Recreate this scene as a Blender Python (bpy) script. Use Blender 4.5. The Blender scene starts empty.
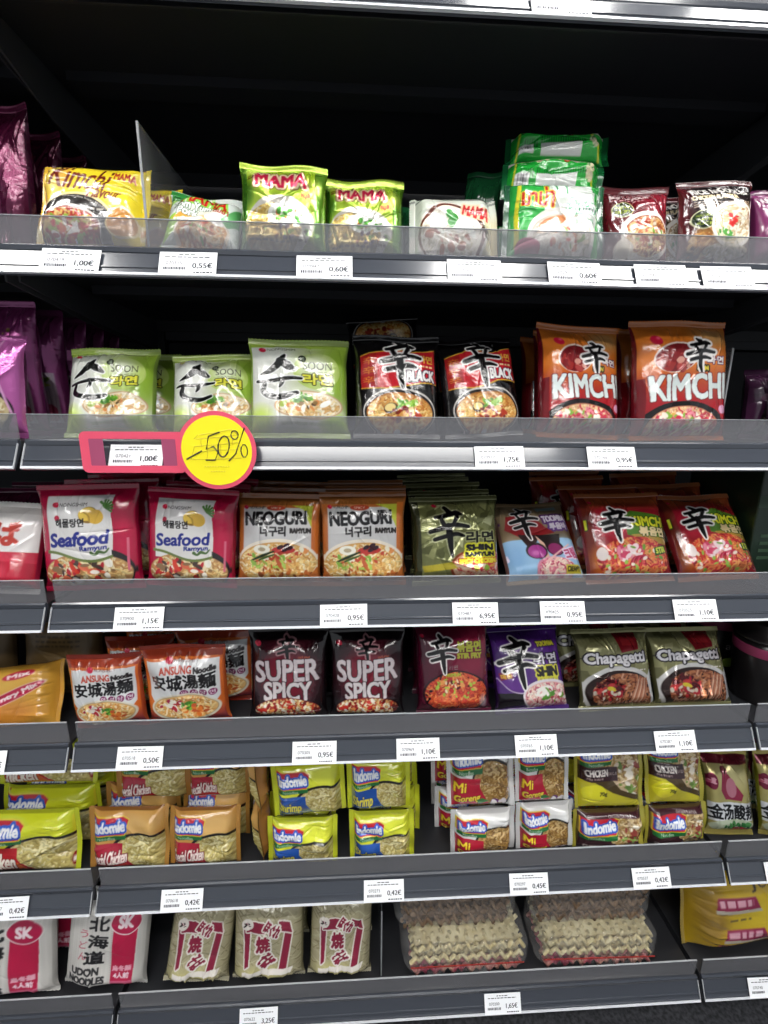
import bpy, math, random
import numpy as np
from mathutils import Vector, Matrix

scene = bpy.context.scene
COL = scene.collection
S = 1.18                                   # width of one shelving bay in metres
ZB = 0.16                                  # height of the bottom shelf
ZS = {6: ZB, 5: ZB + .2559 * S, 4: ZB + .5109 * S, 3: ZB + .7218 * S, 2: ZB + .9329 * S, 1: ZB + 1.1465 * S, 0: ZB + 1.4006 * S}
DEPTH = 0.47


def lin(c):
    c = np.asarray(c, float)
    return np.where(c <= .04045, c / 12.92, ((c + .055) / 1.055) ** 2.4)


def hx(s):
    if not isinstance(s, str):
        return np.array(s, float)
    s = s.lstrip('#')
    return np.array([int(s[i:i + 2], 16) / 255 for i in (0, 2, 4)])


# ------------------------------------------------------------------ materials
def nodes(name):
    m = bpy.data.materials.new(name)
    m.use_nodes = True
    nt = m.node_tree
    return m, nt, nt.nodes['Principled BSDF']


def mat(name, col, rough=.5, metal=0., spec=.5, coat=0., noise=None, bump=0., bscale=80.):
    m, nt, b = nodes(name)
    c = lin(hx(col))
    b.inputs['Base Color'].default_value = (*c, 1)
    b.inputs['Roughness'].default_value = rough
    b.inputs['Metallic'].default_value = metal
    b.inputs['Specular IOR Level'].default_value = spec
    b.inputs['Coat Weight'].default_value = coat
    b.inputs['Coat Roughness'].default_value = .12
    if noise or bump:
        tc = nt.nodes.new('ShaderNodeTexCoord')
        n = nt.nodes.new('ShaderNodeTexNoise')
        n.inputs['Scale'].default_value = bscale
        n.inputs['Detail'].default_value = 4
        nt.links.new(tc.outputs['Object'], n.inputs['Vector'])
    if noise:
        r = nt.nodes.new('ShaderNodeValToRGB')
        c2 = lin(hx(noise))
        r.color_ramp.elements[0].position = .38
        r.color_ramp.elements[1].position = .62
        r.color_ramp.elements[0].color = (*c, 1)
        r.color_ramp.elements[1].color = (*c2, 1)
        nt.links.new(n.outputs['Fac'], r.inputs['Fac'])
        nt.links.new(r.outputs['Color'], b.inputs['Base Color'])
    if bump:
        bp = nt.nodes.new('ShaderNodeBump')
        bp.inputs['Strength'].default_value = bump
        bp.inputs['Distance'].default_value = .002
        nt.links.new(n.outputs['Fac'], bp.inputs['Height'])
        nt.links.new(bp.outputs['Normal'], b.inputs['Normal'])
    return m


def film_mat(name, rough, metal, coat, bump):
    """printed packet film: the print is a colour attribute of the packet's own surface"""
    m, nt, b = nodes(name)
    a = nt.nodes.new('ShaderNodeAttribute')
    a.attribute_name = 'print'
    nt.links.new(a.outputs['Color'], b.inputs['Base Color'])
    b.inputs['Roughness'].default_value = rough
    b.inputs['Metallic'].default_value = metal
    b.inputs['Coat Weight'].default_value = coat
    b.inputs['Coat Roughness'].default_value = .1
    tc = nt.nodes.new('ShaderNodeTexCoord')
    n = nt.nodes.new('ShaderNodeTexNoise')
    n.inputs['Scale'].default_value = 45
    n.inputs['Detail'].default_value = 3
    n.inputs['Distortion'].default_value = .6
    bp = nt.nodes.new('ShaderNodeBump')
    bp.inputs['Strength'].default_value = bump
    bp.inputs['Distance'].default_value = .004
    nt.links.new(tc.outputs['Object'], n.inputs['Vector'])
    nt.links.new(n.outputs['Fac'], bp.inputs['Height'])
    nt.links.new(bp.outputs['Normal'], b.inputs['Normal'])
    nt.links.new(bp.outputs['Normal'], b.inputs['Coat Normal'])
    return m


def clear_mat(name, col, through, rough=.08, bump=0., bscale=50.):
    """clear plastic: partly see-through, with a glossy surface"""
    m, nt, b = nodes(name)
    b.inputs['Base Color'].default_value = (*lin(hx(col)), 1)
    b.inputs['Roughness'].default_value = rough
    b.inputs['Specular IOR Level'].default_value = .6
    out = nt.nodes['Material Output']
    tr = nt.nodes.new('ShaderNodeBsdfTransparent')
    mx = nt.nodes.new('ShaderNodeMixShader')
    mx.inputs['Fac'].default_value = through
    nt.links.new(b.outputs['BSDF'], mx.inputs[1])
    nt.links.new(tr.outputs['BSDF'], mx.inputs[2])
    nt.links.new(mx.outputs['Shader'], out.inputs['Surface'])
    if bump:
        tc = nt.nodes.new('ShaderNodeTexCoord')
        n = nt.nodes.new('ShaderNodeTexNoise')
        n.inputs['Scale'].default_value = bscale
        n.inputs['Detail'].default_value = 3
        bp = nt.nodes.new('ShaderNodeBump')
        bp.inputs['Strength'].default_value = bump
        bp.inputs['Distance'].default_value = .006
        nt.links.new(tc.outputs['Object'], n.inputs['Vector'])
        nt.links.new(n.outputs['Fac'], bp.inputs['Height'])
        nt.links.new(bp.outputs['Normal'], b.inputs['Normal'])
    return m


M = dict(
    film=film_mat('printed_film', .2, 0, .8, .3),
    foil=film_mat('printed_foil', .24, .5, .5, .4),
    matte=film_mat('printed_matte_film', .42, 0, .15, .15),
    black=mat('black_steel', '#292a2f', .55, spec=.3, bump=.05, bscale=300),
    panel=mat('back_panel_black', '#2b2c31', .6, spec=.3),
    bracket=mat('bracket_steel', '#3e3f44', .5, spec=.35),
    deck=mat('shelf_deck_grey', '#292a2e', .45, bump=.04, bscale=300),
    rail=mat('rail_plastic', '#383c44', .2, coat=.7, spec=.5),
    rail_groove=mat('rail_groove_dark', '#2a2d33', .4),
    bead=mat('rail_bead_white', '#c9ccd2', .25, coat=.5),
    lip=clear_mat('clear_lip', '#7a7b80', .54, .12),
    lip_edge=mat('clear_lip_edge', '#a5a8ac', .2),
    divider=clear_mat('clear_divider', '#8a8c90', .78, .1),
    divider_edge=mat('divider_edge', '#8f9295', .3),
    wrap=clear_mat('clear_wrap', '#d8d8d8', .87, .08, 1.4, 34.),
    tag=mat('tag_paper', '#e6e8ec', .6, spec=.12),
    ink=mat('tag_ink', '#2c2e36', .7, spec=.1),
    pink=mat('promo_pink', '#e0506c', .45),
    pinkband=mat('promo_pink_strip', '#a0486a', .45),
    yellow=mat('promo_yellow', '#f6e81c', .45),
    promo_ink=mat('promo_ink', '#26261e', .5),
    promo_faint=mat('promo_sketch_ink', '#c9b72a', .5),
    floor=mat('speckled_floor', '#2c2d30', .4, noise='#54555a', bscale=120),
    kick=mat('kick_plate_black', '#1a1b1d', .5),
    ceiling=mat('ceiling_white', '#8a8a8a', .8),
    housing=mat('lamp_housing', '#c0c0c0', .5),
)


def emit(name, col, st):
    m = bpy.data.materials.new(name)
    m.use_nodes = True
    nt = m.node_tree
    nt.nodes.clear()
    e = nt.nodes.new('ShaderNodeEmission')
    e.inputs['Color'].default_value = (*col, 1)
    e.inputs['Strength'].default_value = st
    o = nt.nodes.new('ShaderNodeOutputMaterial')
    nt.links.new(e.outputs['Emission'], o.inputs['Surface'])
    return m


# ------------------------------------------------------------------ mesh helpers
class MB:
    """collects vertices and faces for one mesh"""
    def __init__(s):
        s.v, s.f, s.mi = [], [], []

    def add(s, vs, fs, mi=0):
        b = len(s.v)
        s.v += [tuple(v) for v in vs]
        s.f += [tuple(b + i for i in f) for f in fs]
        s.mi += [mi] * len(fs)

    def box(s, x0, x1, y0, y1, z0, z1, mi=0):
        vs = [(x, y, z) for z in (z0, z1) for y in (y0, y1) for x in (x0, x1)]
        s.add(vs, [(0, 2, 3, 1), (4, 5, 7, 6), (0, 1, 5, 4), (2, 6, 7, 3), (0, 4, 6, 2), (1, 3, 7, 5)], mi)

    def prism(s, prof, x0, x1, mi=0):
        """prof: (y, z) outline, swept from x0 to x1"""
        n = len(prof)
        vs = [(x0, y, z) for y, z in prof] + [(x1, y, z) for y, z in prof]
        fs = [(i, (i + 1) % n, n + (i + 1) % n, n + i) for i in range(n)]
        fs += [tuple(range(n - 1, -1, -1)), tuple(range(n, 2 * n))]
        s.add(vs, fs, mi)

    def tube(s, pts, r, n=6, mi=0, cap=True):
        pts = [Vector(p) for p in pts]
        rings = []
        for i, p in enumerate(pts):
            d = (pts[min(i + 1, len(pts) - 1)] - pts[max(i - 1, 0)]).normalized()
            a = d.cross(Vector((0, 0, 1)) if abs(d.z) < .9 else Vector((1, 0, 0))).normalized()
            b = d.cross(a)
            rings.append([p + (a * math.cos(t) + b * math.sin(t)) * r for t in (2 * math.pi * k / n for k in range(n))])
        vs = [v for ring in rings for v in ring]
        fs = [(i * n + k, i * n + (k + 1) % n, (i + 1) * n + (k + 1) % n, (i + 1) * n + k) for i in range(len(pts) - 1) for k in range(n)]
        if cap:
            fs += [tuple(range(n)), tuple(range((len(pts) - 1) * n, len(pts) * n))]
        s.add(vs, fs, mi)

    def mesh(s, name, mats, smooth=False):
        me = bpy.data.meshes.new(name)
        me.from_pydata(s.v, [], s.f)
        for m in mats if isinstance(mats, (list, tuple)) else [mats]:
            me.materials.append(m)
        me.polygons.foreach_set('material_index', s.mi)
        me.update()
        if smooth:
            me.polygons.foreach_set('use_smooth', [True] * len(me.polygons))
        return me

    def build(s, name, mats, parent=None, smooth=False, bevel=0.):
        o = bpy.data.objects.new(name, s.mesh(name, mats, smooth))
        COL.objects.link(o)
        if parent:
            o.parent = parent
        if bevel:
            b = o.modifiers.new('edge', 'BEVEL')
            b.width = bevel
            b.segments = 2
            b.limit_method = 'ANGLE'
        return o


def tag(o, label, cat, group=None, kind=None):
    o['label'] = label
    o['category'] = cat
    if group:
        o['group'] = group
    if kind:
        o['kind'] = kind
    return o


def struct(o):
    o['kind'] = 'structure'
    return o


def empty(name, loc=(0, 0, 0)):
    o = bpy.data.objects.new(name, None)
    o.empty_display_size = .02
    o.location = loc
    COL.objects.link(o)
    return o


_tc = {}


def text_tris(s):
    """triangles of a line of lettering in the built-in font, scaled to the unit box; and its aspect"""
    if s in _tc:
        return _tc[s]
    c = bpy.data.curves.new('lettering', 'FONT')
    c.body = s
    c.resolution_u = 3
    o = bpy.data.objects.new('lettering', c)
    COL.objects.link(o)
    dg = bpy.context.evaluated_depsgraph_get()
    ev = o.evaluated_get(dg)
    me = ev.to_mesh()
    me.calc_loop_triangles()
    co = np.array([v.co[:2] for v in me.vertices])
    tr = np.array([t.vertices[:] for t in me.loop_triangles])
    ev.to_mesh_clear()
    bpy.data.objects.remove(o)
    bpy.data.curves.remove(c)
    lo, hi = co.min(0), co.max(0)
    asp = (hi[0] - lo[0]) / (hi[1] - lo[1])
    co = (co - lo) / (hi - lo)
    _tc[s] = (co, tr, asp)
    return _tc[s]


# ------------------------------------------------------------------ printing
class Canvas:
    """a sheet of packet print; x and y run from 0 to 1, y up"""
    def __init__(c, w, h, wm, hm, seed=1):
        c.w, c.h, c.wm, c.hm = w, h, wm, hm
        c.im = np.zeros((h, w, 3))
        c.Y, c.X = np.mgrid[0:h, 0:w]
        c.X = (c.X + .5) / w
        c.Y = (c.Y + .5) / h
        c.rng = np.random.default_rng(seed)

    def paint(c, m, col):
        col = hx(col) if not (isinstance(col, np.ndarray) and col.ndim == 3) else col
        m = m[..., None].astype(float)
        c.im = c.im * (1 - m) + col * m

    def fill(c, col):
        c.im[:] = hx(col)

    def grad(c, a, b, ax='y', lo=0., hi=1., mask=None):
        t = np.clip(((c.Y if ax == 'y' else c.X) - lo) / (hi - lo), 0, 1)[..., None]
        g = hx(a) * (1 - t) + hx(b) * t
        if mask is None:
            c.im = g
        else:
            c.paint(mask, g)

    def m_rect(c, x0, y0, x1, y1):
        return (c.X > x0) & (c.X < x1) & (c.Y > y0) & (c.Y < y1)

    def rect(c, x0, y0, x1, y1, col):
        c.paint(c.m_rect(x0, y0, x1, y1), col)

    def m_ell(c, cx, cy, rx, ry, rot=0):
        dx, dy = (c.X - cx) * c.w, (c.Y - cy) * c.h
        r = math.radians(rot)
        a, b = dx * math.cos(r) + dy * math.sin(r), -dx * math.sin(r) + dy * math.cos(r)
        d = np.sqrt((a / (rx * c.w)) ** 2 + (b / (ry * c.h)) ** 2)
        return np.clip((1 - d) * min(rx * c.w, ry * c.h) + .5, 0, 1)

    def ell(c, cx, cy, rx, ry, col, rot=0):
        c.paint(c.m_ell(cx, cy, rx, ry, rot), col)

    def soft(c, cx, cy, rx, ry, col, k=1.):
        d = np.sqrt(((c.X - cx) / rx) ** 2 + ((c.Y - cy) / ry) ** 2)
        c.paint(np.clip((1 - d) * 1.6, 0, 1) * k, col)

    def m_poly(c, pts):
        m = np.zeros(c.X.shape, bool)
        n = len(pts)
        for i in range(n):
            (x0, y0), (x1, y1) = pts[i], pts[(i + 1) % n]
            if y0 == y1:
                continue
            m ^= ((c.Y > y0) != (c.Y > y1)) & (c.X < (x1 - x0) * (c.Y - y0) / (y1 - y0) + x0)
        return m

    def poly(c, pts, col):
        c.paint(c.m_poly(pts), col)

    def dil(c, m, r):
        r = int(round(r))
        out = m.copy()
        for dy in range(-r, r + 1):
            for dx in range(-r, r + 1):
                if dx * dx + dy * dy <= r * r + 1 and (dx or dy):
                    out = np.maximum(out, np.roll(np.roll(m, dy, 0), dx, 1))
        return out

    def m_stroke(c, pts, ws):
        """brush stroke through pts with half-widths ws (fractions of the sheet's width)"""
        P = np.array(pts, float)
        t = np.linspace(0, len(P) - 1, 60)
        i = np.minimum(t.astype(int), len(P) - 2)
        f = (t - i)[:, None]
        pm, p0, p1, p2 = P[np.maximum(i - 1, 0)], P[i], P[i + 1], P[np.minimum(i + 2, len(P) - 1)]
        Q = .5 * (2 * p0 + (p1 - pm) * f + (2 * pm - 5 * p0 + 4 * p1 - p2) * f ** 2 + (3 * p0 - pm - 3 * p1 + p2) * f ** 3)
        W = np.interp(t, np.linspace(0, len(P) - 1, len(ws)), ws) * c.w
        m = np.zeros(c.X.shape)
        px, py = c.X * c.w, c.Y * c.h
        for (qx, qy), w in zip(Q * [c.w, c.h], W):
            x0, x1 = int(max(0, qx - w - 2)), int(min(c.w, qx + w + 3))
            y0, y1 = int(max(0, qy - w - 2)), int(min(c.h, qy + w + 3))
            if x1 <= x0 or y1 <= y0:
                continue
            d = np.hypot(px[y0:y1, x0:x1] - qx, py[y0:y1, x0:x1] - qy)
            m[y0:y1, x0:x1] = np.maximum(m[y0:y1, x0:x1], np.clip(w - d + .5, 0, 1))
        return m

    def ink(c, m, col, out=None, ow=.012, out2=None, ow2=.02):
        if out2:
            c.paint(c.dil(m, max(1, ow2 * c.w * .8)), out2)
        if out:
            c.paint(c.dil(m, max(1, ow * c.w * .85)), out)
        c.paint(m, col)

    def stroke(c, pts, ws, col, **k):
        c.ink(c.m_stroke(pts, ws), col, **k)

    def m_text(c, s, x0, y0, x1, y1, rot=0, shear=0, bold=0, arc=0):
        co, tr, asp = text_tris(s)
        P = co.copy()
        px = (x0 + P[:, 0] * (x1 - x0)) * c.w
        py = (y0 + P[:, 1] * (y1 - y0)) * c.h
        cx, cy = (x0 + x1) / 2 * c.w, (y0 + y1) / 2 * c.h
        px = px + (py - cy) * shear
        if arc:
            py = py - arc * c.h * ((px - cx) / ((x1 - x0) / 2 * c.w)) ** 2
        r = math.radians(rot)
        dx, dy = px - cx, py - cy
        px, py = cx + dx * math.cos(r) - dy * math.sin(r), cy + dx * math.sin(r) + dy * math.cos(r)
        m = np.zeros(c.X.shape)
        for a, b, d in tr:
            X = (px[a], px[b], px[d])
            Y = (py[a], py[b], py[d])
            i0, i1 = max(0, int(min(X) - .5)), min(c.w, int(max(X) + 1.5))
            j0, j1 = max(0, int(min(Y) - .5)), min(c.h, int(max(Y) + 1.5))
            if i1 <= i0 or j1 <= j0:
                continue
            gx, gy = np.meshgrid(np.arange(i0, i1) + .5, np.arange(j0, j1) + .5)
            det = (X[1] - X[0]) * (Y[2] - Y[0]) - (X[2] - X[0]) * (Y[1] - Y[0])
            if abs(det) < 1e-9:
                continue
            l1 = ((gx - X[0]) * (Y[2] - Y[0]) - (X[2] - X[0]) * (gy - Y[0])) / det
            l2 = ((X[1] - X[0]) * (gy - Y[0]) - (gx - X[0]) * (Y[1] - Y[0])) / det
            ins = (l1 >= -.02) & (l2 >= -.02) & (l1 + l2 <= 1.02)
            m[j0:j1, i0:i1] = np.maximum(m[j0:j1, i0:i1], ins)
        if bold:
            r = bold * c.w * .46
            if r >= .6:
                m = c.dil(m, r)
        return m

    def text(c, s, x0, y0, x1, y1, col, rot=0, shear=0, bold=0, arc=0, **k):
        c.ink(c.m_text(s, x0, y0, x1, y1, rot, shear, bold, arc), col, **k)

    def lines(c, x0, y0, x1, y1, n, col, fill=.5):
        """rows of print too small to read"""
        for k in range(n):
            y = y0 + (y1 - y0) * (k + .5) / n
            h = (y1 - y0) / n * fill / 2
            x = x0
            while x < x1:
                w = c.rng.uniform(.03, .09)
                c.rect(x, y - h, min(x + w, x1), y + h, col)
                x += w + .018

    def noodles(c, cx, cy, rx, ry, cols, n=160, r=.012, base=None, ln=.28, mask=None):
        msk = c.m_ell(cx, cy, rx, ry) > .5 if mask is None else mask
        if base:
            c.paint(msk, base)
        R = max(1, int(round(r * c.w)))
        offs = [(i, j) for i in range(-R, R + 1) for j in range(-R, R + 1) if i * i + j * j <= R * R + .5]
        cols = [hx(k) for k in cols]
        for _ in range(n):
            a = c.rng.uniform(0, 2 * math.pi)
            q = math.sqrt(c.rng.uniform(0, 1))
            x, y = cx + rx * q * math.cos(a), cy + ry * q * math.sin(a)
            th = c.rng.uniform(0, 2 * math.pi)
            L = ln * c.rng.uniform(.5, 1.2) * c.w
            k = c.rng.uniform(-4, 4)
            t = np.linspace(0, 1, int(L) + 4)
            wav = c.rng.uniform(.3, 1.0)
            ang = th + k * t + wav * np.sin(t * 14)
            st = L / len(t)
            xs = (x * c.w + np.cumsum(np.cos(ang)) * st).astype(int)
            ys = (y * c.h + np.cumsum(np.sin(ang)) * st).astype(int)
            col = cols[c.rng.integers(len(cols))]
            for i, j in offs:
                X, Y = xs + i, ys + j
                ok = (X >= 0) & (X < c.w) & (Y >= 0) & (Y < c.h)
                X, Y = X[ok], Y[ok]
                ok = msk[Y, X]
                sh = 1.0 if j >= 0 else .86
                c.im[Y[ok], X[ok]] = col * sh

    def bits(c, cx, cy, rx, ry, cols, n=12, size=.03):
        for _ in range(n):
            a = c.rng.uniform(0, 2 * math.pi)
            q = math.sqrt(c.rng.uniform(0, 1))
            s = size * c.rng.uniform(.5, 1.3)
            c.ell(cx + rx * q * math.cos(a), cy + ry * q * math.sin(a), s, s * c.rng.uniform(.35, .8) * c.wm / c.hm,
                  cols[c.rng.integers(len(cols))], c.rng.uniform(0, 180))

    def bowl(c, cx, cy, rx, ry, rim, inner, cols, n=140, r=.011, bits=(), nb=14, size=.03):
        c.ell(cx, cy, rx, ry, rim)
        c.ell(cx, cy + ry * .03, rx * .9, ry * .86, inner)
        c.noodles(cx, cy + ry * .02, rx * .86, ry * .8, cols, n, r)
        if bits:
            c.bits(cx, cy + ry * .05, rx * .6, ry * .5, bits, nb, size)

    def barcode(c, x0, y0, x1, y1):
        c.rect(x0, y0, x1, y1, '#f2f2f2')
        x = x0 + .01
        while x < x1 - .01:
            w = c.rng.uniform(.004, .014)
            c.rect(x, y0 + .03, x + w, y1 - .01, '#222222')
            x += w + c.rng.uniform(.006, .014)

    # the brush character for «hot», drawn in seven strokes inside the box x0..x1, y0..y1
    def m_hot(c, x0, y0, x1, y1):
        def q(p):
            return [(x0 + a * (x1 - x0), y0 + b * (y1 - y0)) for a, b in p]
        k = (x1 - x0)
        m = np.zeros(c.X.shape)
        for pts, ws in (
            ([(.42, .99), (.50, .90)], (.05, .06)),
            ([(.16, .80), (.40, .83), (.66, .88), (.80, .85)], (.04, .055, .06, .035)),
            ([(.30, .76), (.36, .66)], (.045, .05)),
            ([(.68, .80), (.60, .68)], (.05, .035)),
            ([(.02, .52), (.30, .58), (.62, .64), (.97, .60)], (.05, .06, .055, .04)),
            ([(.12, .36), (.40, .42), (.66, .46), (.86, .42)], (.045, .05, .05, .03)),
            ([(.47, .62), (.50, .40), (.52, .20), (.55, .01)], (.075, .075, .06, .025)),
        ):
            m = np.maximum(m, c.m_stroke(q(pts), [w * k * 1.12 for w in ws]))
        return m

    def hot(c, x0, y0, x1, y1, col='#0c0a0c', out='#f4f0ee', ow=.014, **k):
        c.ink(c.m_hot(x0, y0, x1, y1), col, out=out, ow=ow * 1.6, **k)

    # the brush syllable on the white and lime packets
    def soon(c, x0, y0, x1, y1, col='#0f1210', out='#f6f8f4', ow=.014):
        def q(p):
            return [(x0 + a * (x1 - x0), y0 + b * (y1 - y0)) for a, b in p]
        k = (x1 - x0)
        m = np.zeros(c.X.shape)
        for pts, ws in (
            ([(.62, 1.0), (.50, .82), (.30, .66), (.08, .56)], (.03, .09, .07, .02)),
            ([(.50, .86), (.68, .76), (.84, .66)], (.08, .1, .04)),
            ([(.0, .40), (.35, .42), (.70, .46), (1.0, .45)], (.035, .05, .05, .035)),
            ([(.58, .44), (.55, .34), (.50, .26)], (.05, .045, .02)),
            ([(.16, .34), (.14, .18), (.30, .06), (.60, .03), (.90, .10)], (.05, .07, .07, .075, .05)),
        ):
            m = np.maximum(m, c.m_stroke(q(pts), [w * k for w in ws]))
        c.ink(m, col, out=out, ow=ow)

    def done(c):
        im = np.clip(c.im, 0, 1)
        im = (im[0::2, 0::2] + im[1::2, 0::2] + im[0::2, 1::2] + im[1::2, 1::2]) / 4
        return lin(im)

# ------------------------------------------------------------------ the packets' prints
GREENS = ['#5f9a2c', '#7cb83a', '#3f7a24']


def seed_mark(c, x, y, r=.035, text='NONGSHIM', col='#333333', tw=.24, tc=None):
    c.ell(x, y, r, r * c.wm / c.hm * .8, '#c2183a', -25)
    c.soft(x + r * .3, y + r * .3, r * .5, r * .35, '#e8607a', .8)
    if text:
        c.text(text, x + r * 1.3, y - .018, x + r * 1.3 + tw, y + .018, tc or col)


def art_kimchi_yellow(c):
    c.grad('#e8b93a', '#e9d22e', 'x', 0, .35)
    c.soft(.18, .8, .12, .5, '#f0e49a', .6)
    c.soft(.24, .85, .1, .3, '#c8802a', .5)
    c.soft(.83, .55, .22, .3, '#f2dd3c', .9)
    c.ell(.40, .16, .40, .43, '#e9d9a0')
    c.ell(.40, .14, .385, .41, '#17110f')
    c.ell(.36, .10, .32, .30, '#d8d2cc')
    c.ell(.355, .09, .31, .28, '#8c2a1c')
    c.noodles(.35, .08, .30, .27, ['#d8b45a', '#c4402c', '#e0c078', '#a82820'], 160, .011)
    c.bits(.35, .14, .24, .16, ['#c42a2a', '#e07848', '#8cae3c', '#efe9e0', '#d03038', '#a8c04a'], 46, .035)
    c.poly([(.30, .05), (.42, .22), (.44, .08)], '#f3f1ee')
    c.text('Oriental Style Instant Noodles', .27, .475, .72, .515, '#efeae2', rot=-14, arc=.05)
    c.lines(.46, .36, .68, .40, 1, '#c8c0b4')
    c.ell(.86, .22, .15, .20, '#f0e3b0')
    c.ell(.86, .22, .135, .175, '#c88a3a')
    c.text('Chilli', .80, .19, .91, .24, '#6a2a14', shear=.2)
    c.text('Kimchi', .15, .64, .70, .97, '#6a1d12', shear=.28, rot=-2, bold=.006)
    c.text('MAMA', .74, .82, .95, .92, '#a3281e', rot=-6, bold=.006)
    c.text('Flavour', .52, .52, .84, .67, '#7a2a14', shear=.3, rot=-3, bold=.004)


def art_tomyum(c):
    c.fill('#dfe6e2')
    c.soft(.5, .45, .4, .5, '#f0ead8', .7)
    c.poly([(0, 1), (.42, 1), (.10, .80), (0, .84)], '#2f8a3c')
    c.poly([(0, .84), (.1, .8), (0, .7)], '#9fce70')
    c.poly([(1, .80), (.76, .44), (.86, .3), (1, .4)], '#5aa860')
    c.poly([(0, 0), (0, .42), (.12, .46), (.18, .2)], '#9acb46')
    c.poly([(.06, .36), (.2, .48), (.4, .44), (.2, .38)], '#e2a03a')
    c.bowl(.52, .16, .40, .30, '#f0e2d0', '#e2a86c', ['#efc890', '#e2a078', '#f2ddb8'], 130, .012, ['#f6efe6', '#d8684a', '#9a5a38', '#6fae3e'], 18, .05)
    c.ell(.36, .36, .16, .055, '#f6f3ec', 8)
    c.ell(.68, .38, .15, .07, '#f6f3ec', -20)
    c.text('TOM', .03, .83, .12, .9, '#f6f6f6')
    c.text('MAMA', .17, .70, .84, .95, '#c01c1c', rot=-7, bold=.018, out='#8cd64e', ow=.04, arc=.05)
    c.text('Tom Yum', .06, .57, .60, .71, '#ffffff', rot=-4, bold=.012, out='#4a6a48', ow=.012)
    c.text('Pork', .14, .45, .42, .58, '#ffffff', rot=-4, bold=.012, out='#4a6a48', ow=.012)
    c.text('ต้มยำ', .64, .55, .86, .68, '#a32a1a', rot=-8, bold=.006)


def art_mama_green(c):
    c.grad('#8ea63c', '#a9cf2c', 'y', .3, .9)
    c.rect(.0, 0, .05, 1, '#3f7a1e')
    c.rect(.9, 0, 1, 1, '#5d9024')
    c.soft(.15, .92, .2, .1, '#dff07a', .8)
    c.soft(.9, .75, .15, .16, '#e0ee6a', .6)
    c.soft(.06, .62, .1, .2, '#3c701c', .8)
    c.ell(.47, .27, .43, .33, '#c9c6bc')
    c.ell(.40, .20, .34, .26, '#8d7a4a')
    c.noodles(.33, .2, .31, .30, ['#d8bc6a', '#c8a552', '#e6d089', '#a88a44'], 200, .012)
    c.ell(.58, .37, .27, .15, '#e9ebe6')
    c.ell(.58, .36, .22, .11, '#c7cfc0')
    c.bits(.60, .36, .18, .08, ['#4f9a3c', '#f4f4ee', '#79b84a', '#b8683e'], 24, .04)
    c.bits(.55, .18, .3, .1, ['#8a4a34', '#5b3b52', '#e0c070', '#6b9a3c'], 20, .035)
    c.text('MAMA', .17, .70, .80, .86, '#c8244a', rot=0, bold=.02, out='#f0d9b0', ow=.03, out2='#6a1830', ow2=.042)
    c.text('หมูสับ', .74, .57, .88, .65, '#b03a20', bold=.006)
    c.lines(.06, .78, .15, .84, 2, '#6a2a18')
    c.lines(.08, .05, .8, .09, 1, '#6a5a4a')


def art_pho(c):
    c.fill('#d6dccf')
    c.soft(.9, .3, .3, .5, '#c9b98c', .8)
    c.rect(0, .93, 1, .97, '#8a8f88')
    c.ell(.47, .30, .47, .56, '#e9e6dc')
    c.m = None
    c.ell(.47, .30, .44, .52, '#6e3a2c')
    c.ell(.46, .28, .40, .48, '#ece7da')
    c.noodles(.45, .26, .37, .44, ['#f2ede0', '#dcd2c0', '#c9b9a4'], 170, .010)
    c.bits(.40, .22, .3, .2, ['#8a4630', '#a8603e'], 16, .05)
    c.bits(.40, .46, .2, .16, ['#f4f2ea', '#dfe5d8', '#efeee6'], 16, .07)
    for p in ((.44, .62), (.50, .56), (.47, .50)):
        c.ell(p[0], p[1], .05, .07, '#3f9440', 40)
    c.ell(.66, .46, .05, .3, '#f2f4ec', 25)
    c.text('MAMA', .62, .58, .97, .80, '#c5242a', rot=-10, bold=.016, out='#f0d0b0', ow=.03)
    c.text('PHO', .84, .22, .97, .36, '#4a3024', rot=-20, bold=.008)
    c.stroke([(.83, .5), (.9, .42), (.97, .36)], (.012, .014, .01), '#3a281e')


def art_senlek(c):
    c.fill('#2fa545')
    c.poly([(.42, 1), (.9, 1), (.96, .5), (.93, 0), (.2, 0), (.34, .4)], '#c9d0c8')
    c.poly([(.44, 1), (.66, 1), (.62, .76), (.44, .72)], '#e4eee6')
    for x in (.47, .58):
        c.poly([(x, .98), (x + .02, .98), (x + .04, .80), (x + .02, .80)], '#3a9a58')
    c.poly([(.06, .98), (.1, .98), (.07, .5), (.1, .04), (.05, .04), (.03, .5)], '#d8d23a')
    c.ell(.56, .20, .38, .42, '#e6e2da')
    c.ell(.56, .18, .34, .36, '#b7ada0')
    c.noodles(.56, .16, .33, .34, ['#efe9e0', '#d8cfc4', '#f6f3ec'], 150, .010)
    c.ell(.46, .40, .16, .09, '#c27a4a', 25)
    c.ell(.40, .3, .12, .05, '#e6c8a8', 25)
    c.bits(.62, .16, .24, .14, ['#c0452e', '#e9d9c0', '#7a9a4a', '#c9886a'], 24, .04)
    c.ell(.2, .04, .14, .12, '#b04468')
    c.text('มาม่า', .11, .62, .46, .93, '#b3261e', rot=0, bold=.014, out='#e3d23e', ow=.014)
    c.text('เส้นเล็ก', .62, .52, .95, .76, '#ffffff', rot=3, bold=.012, out='#4aa070', ow=.012)
    c.text('น้ำใส', .70, .34, .90, .46, '#e9f4ea', bold=.008, out='#6aa884', ow=.008)


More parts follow.
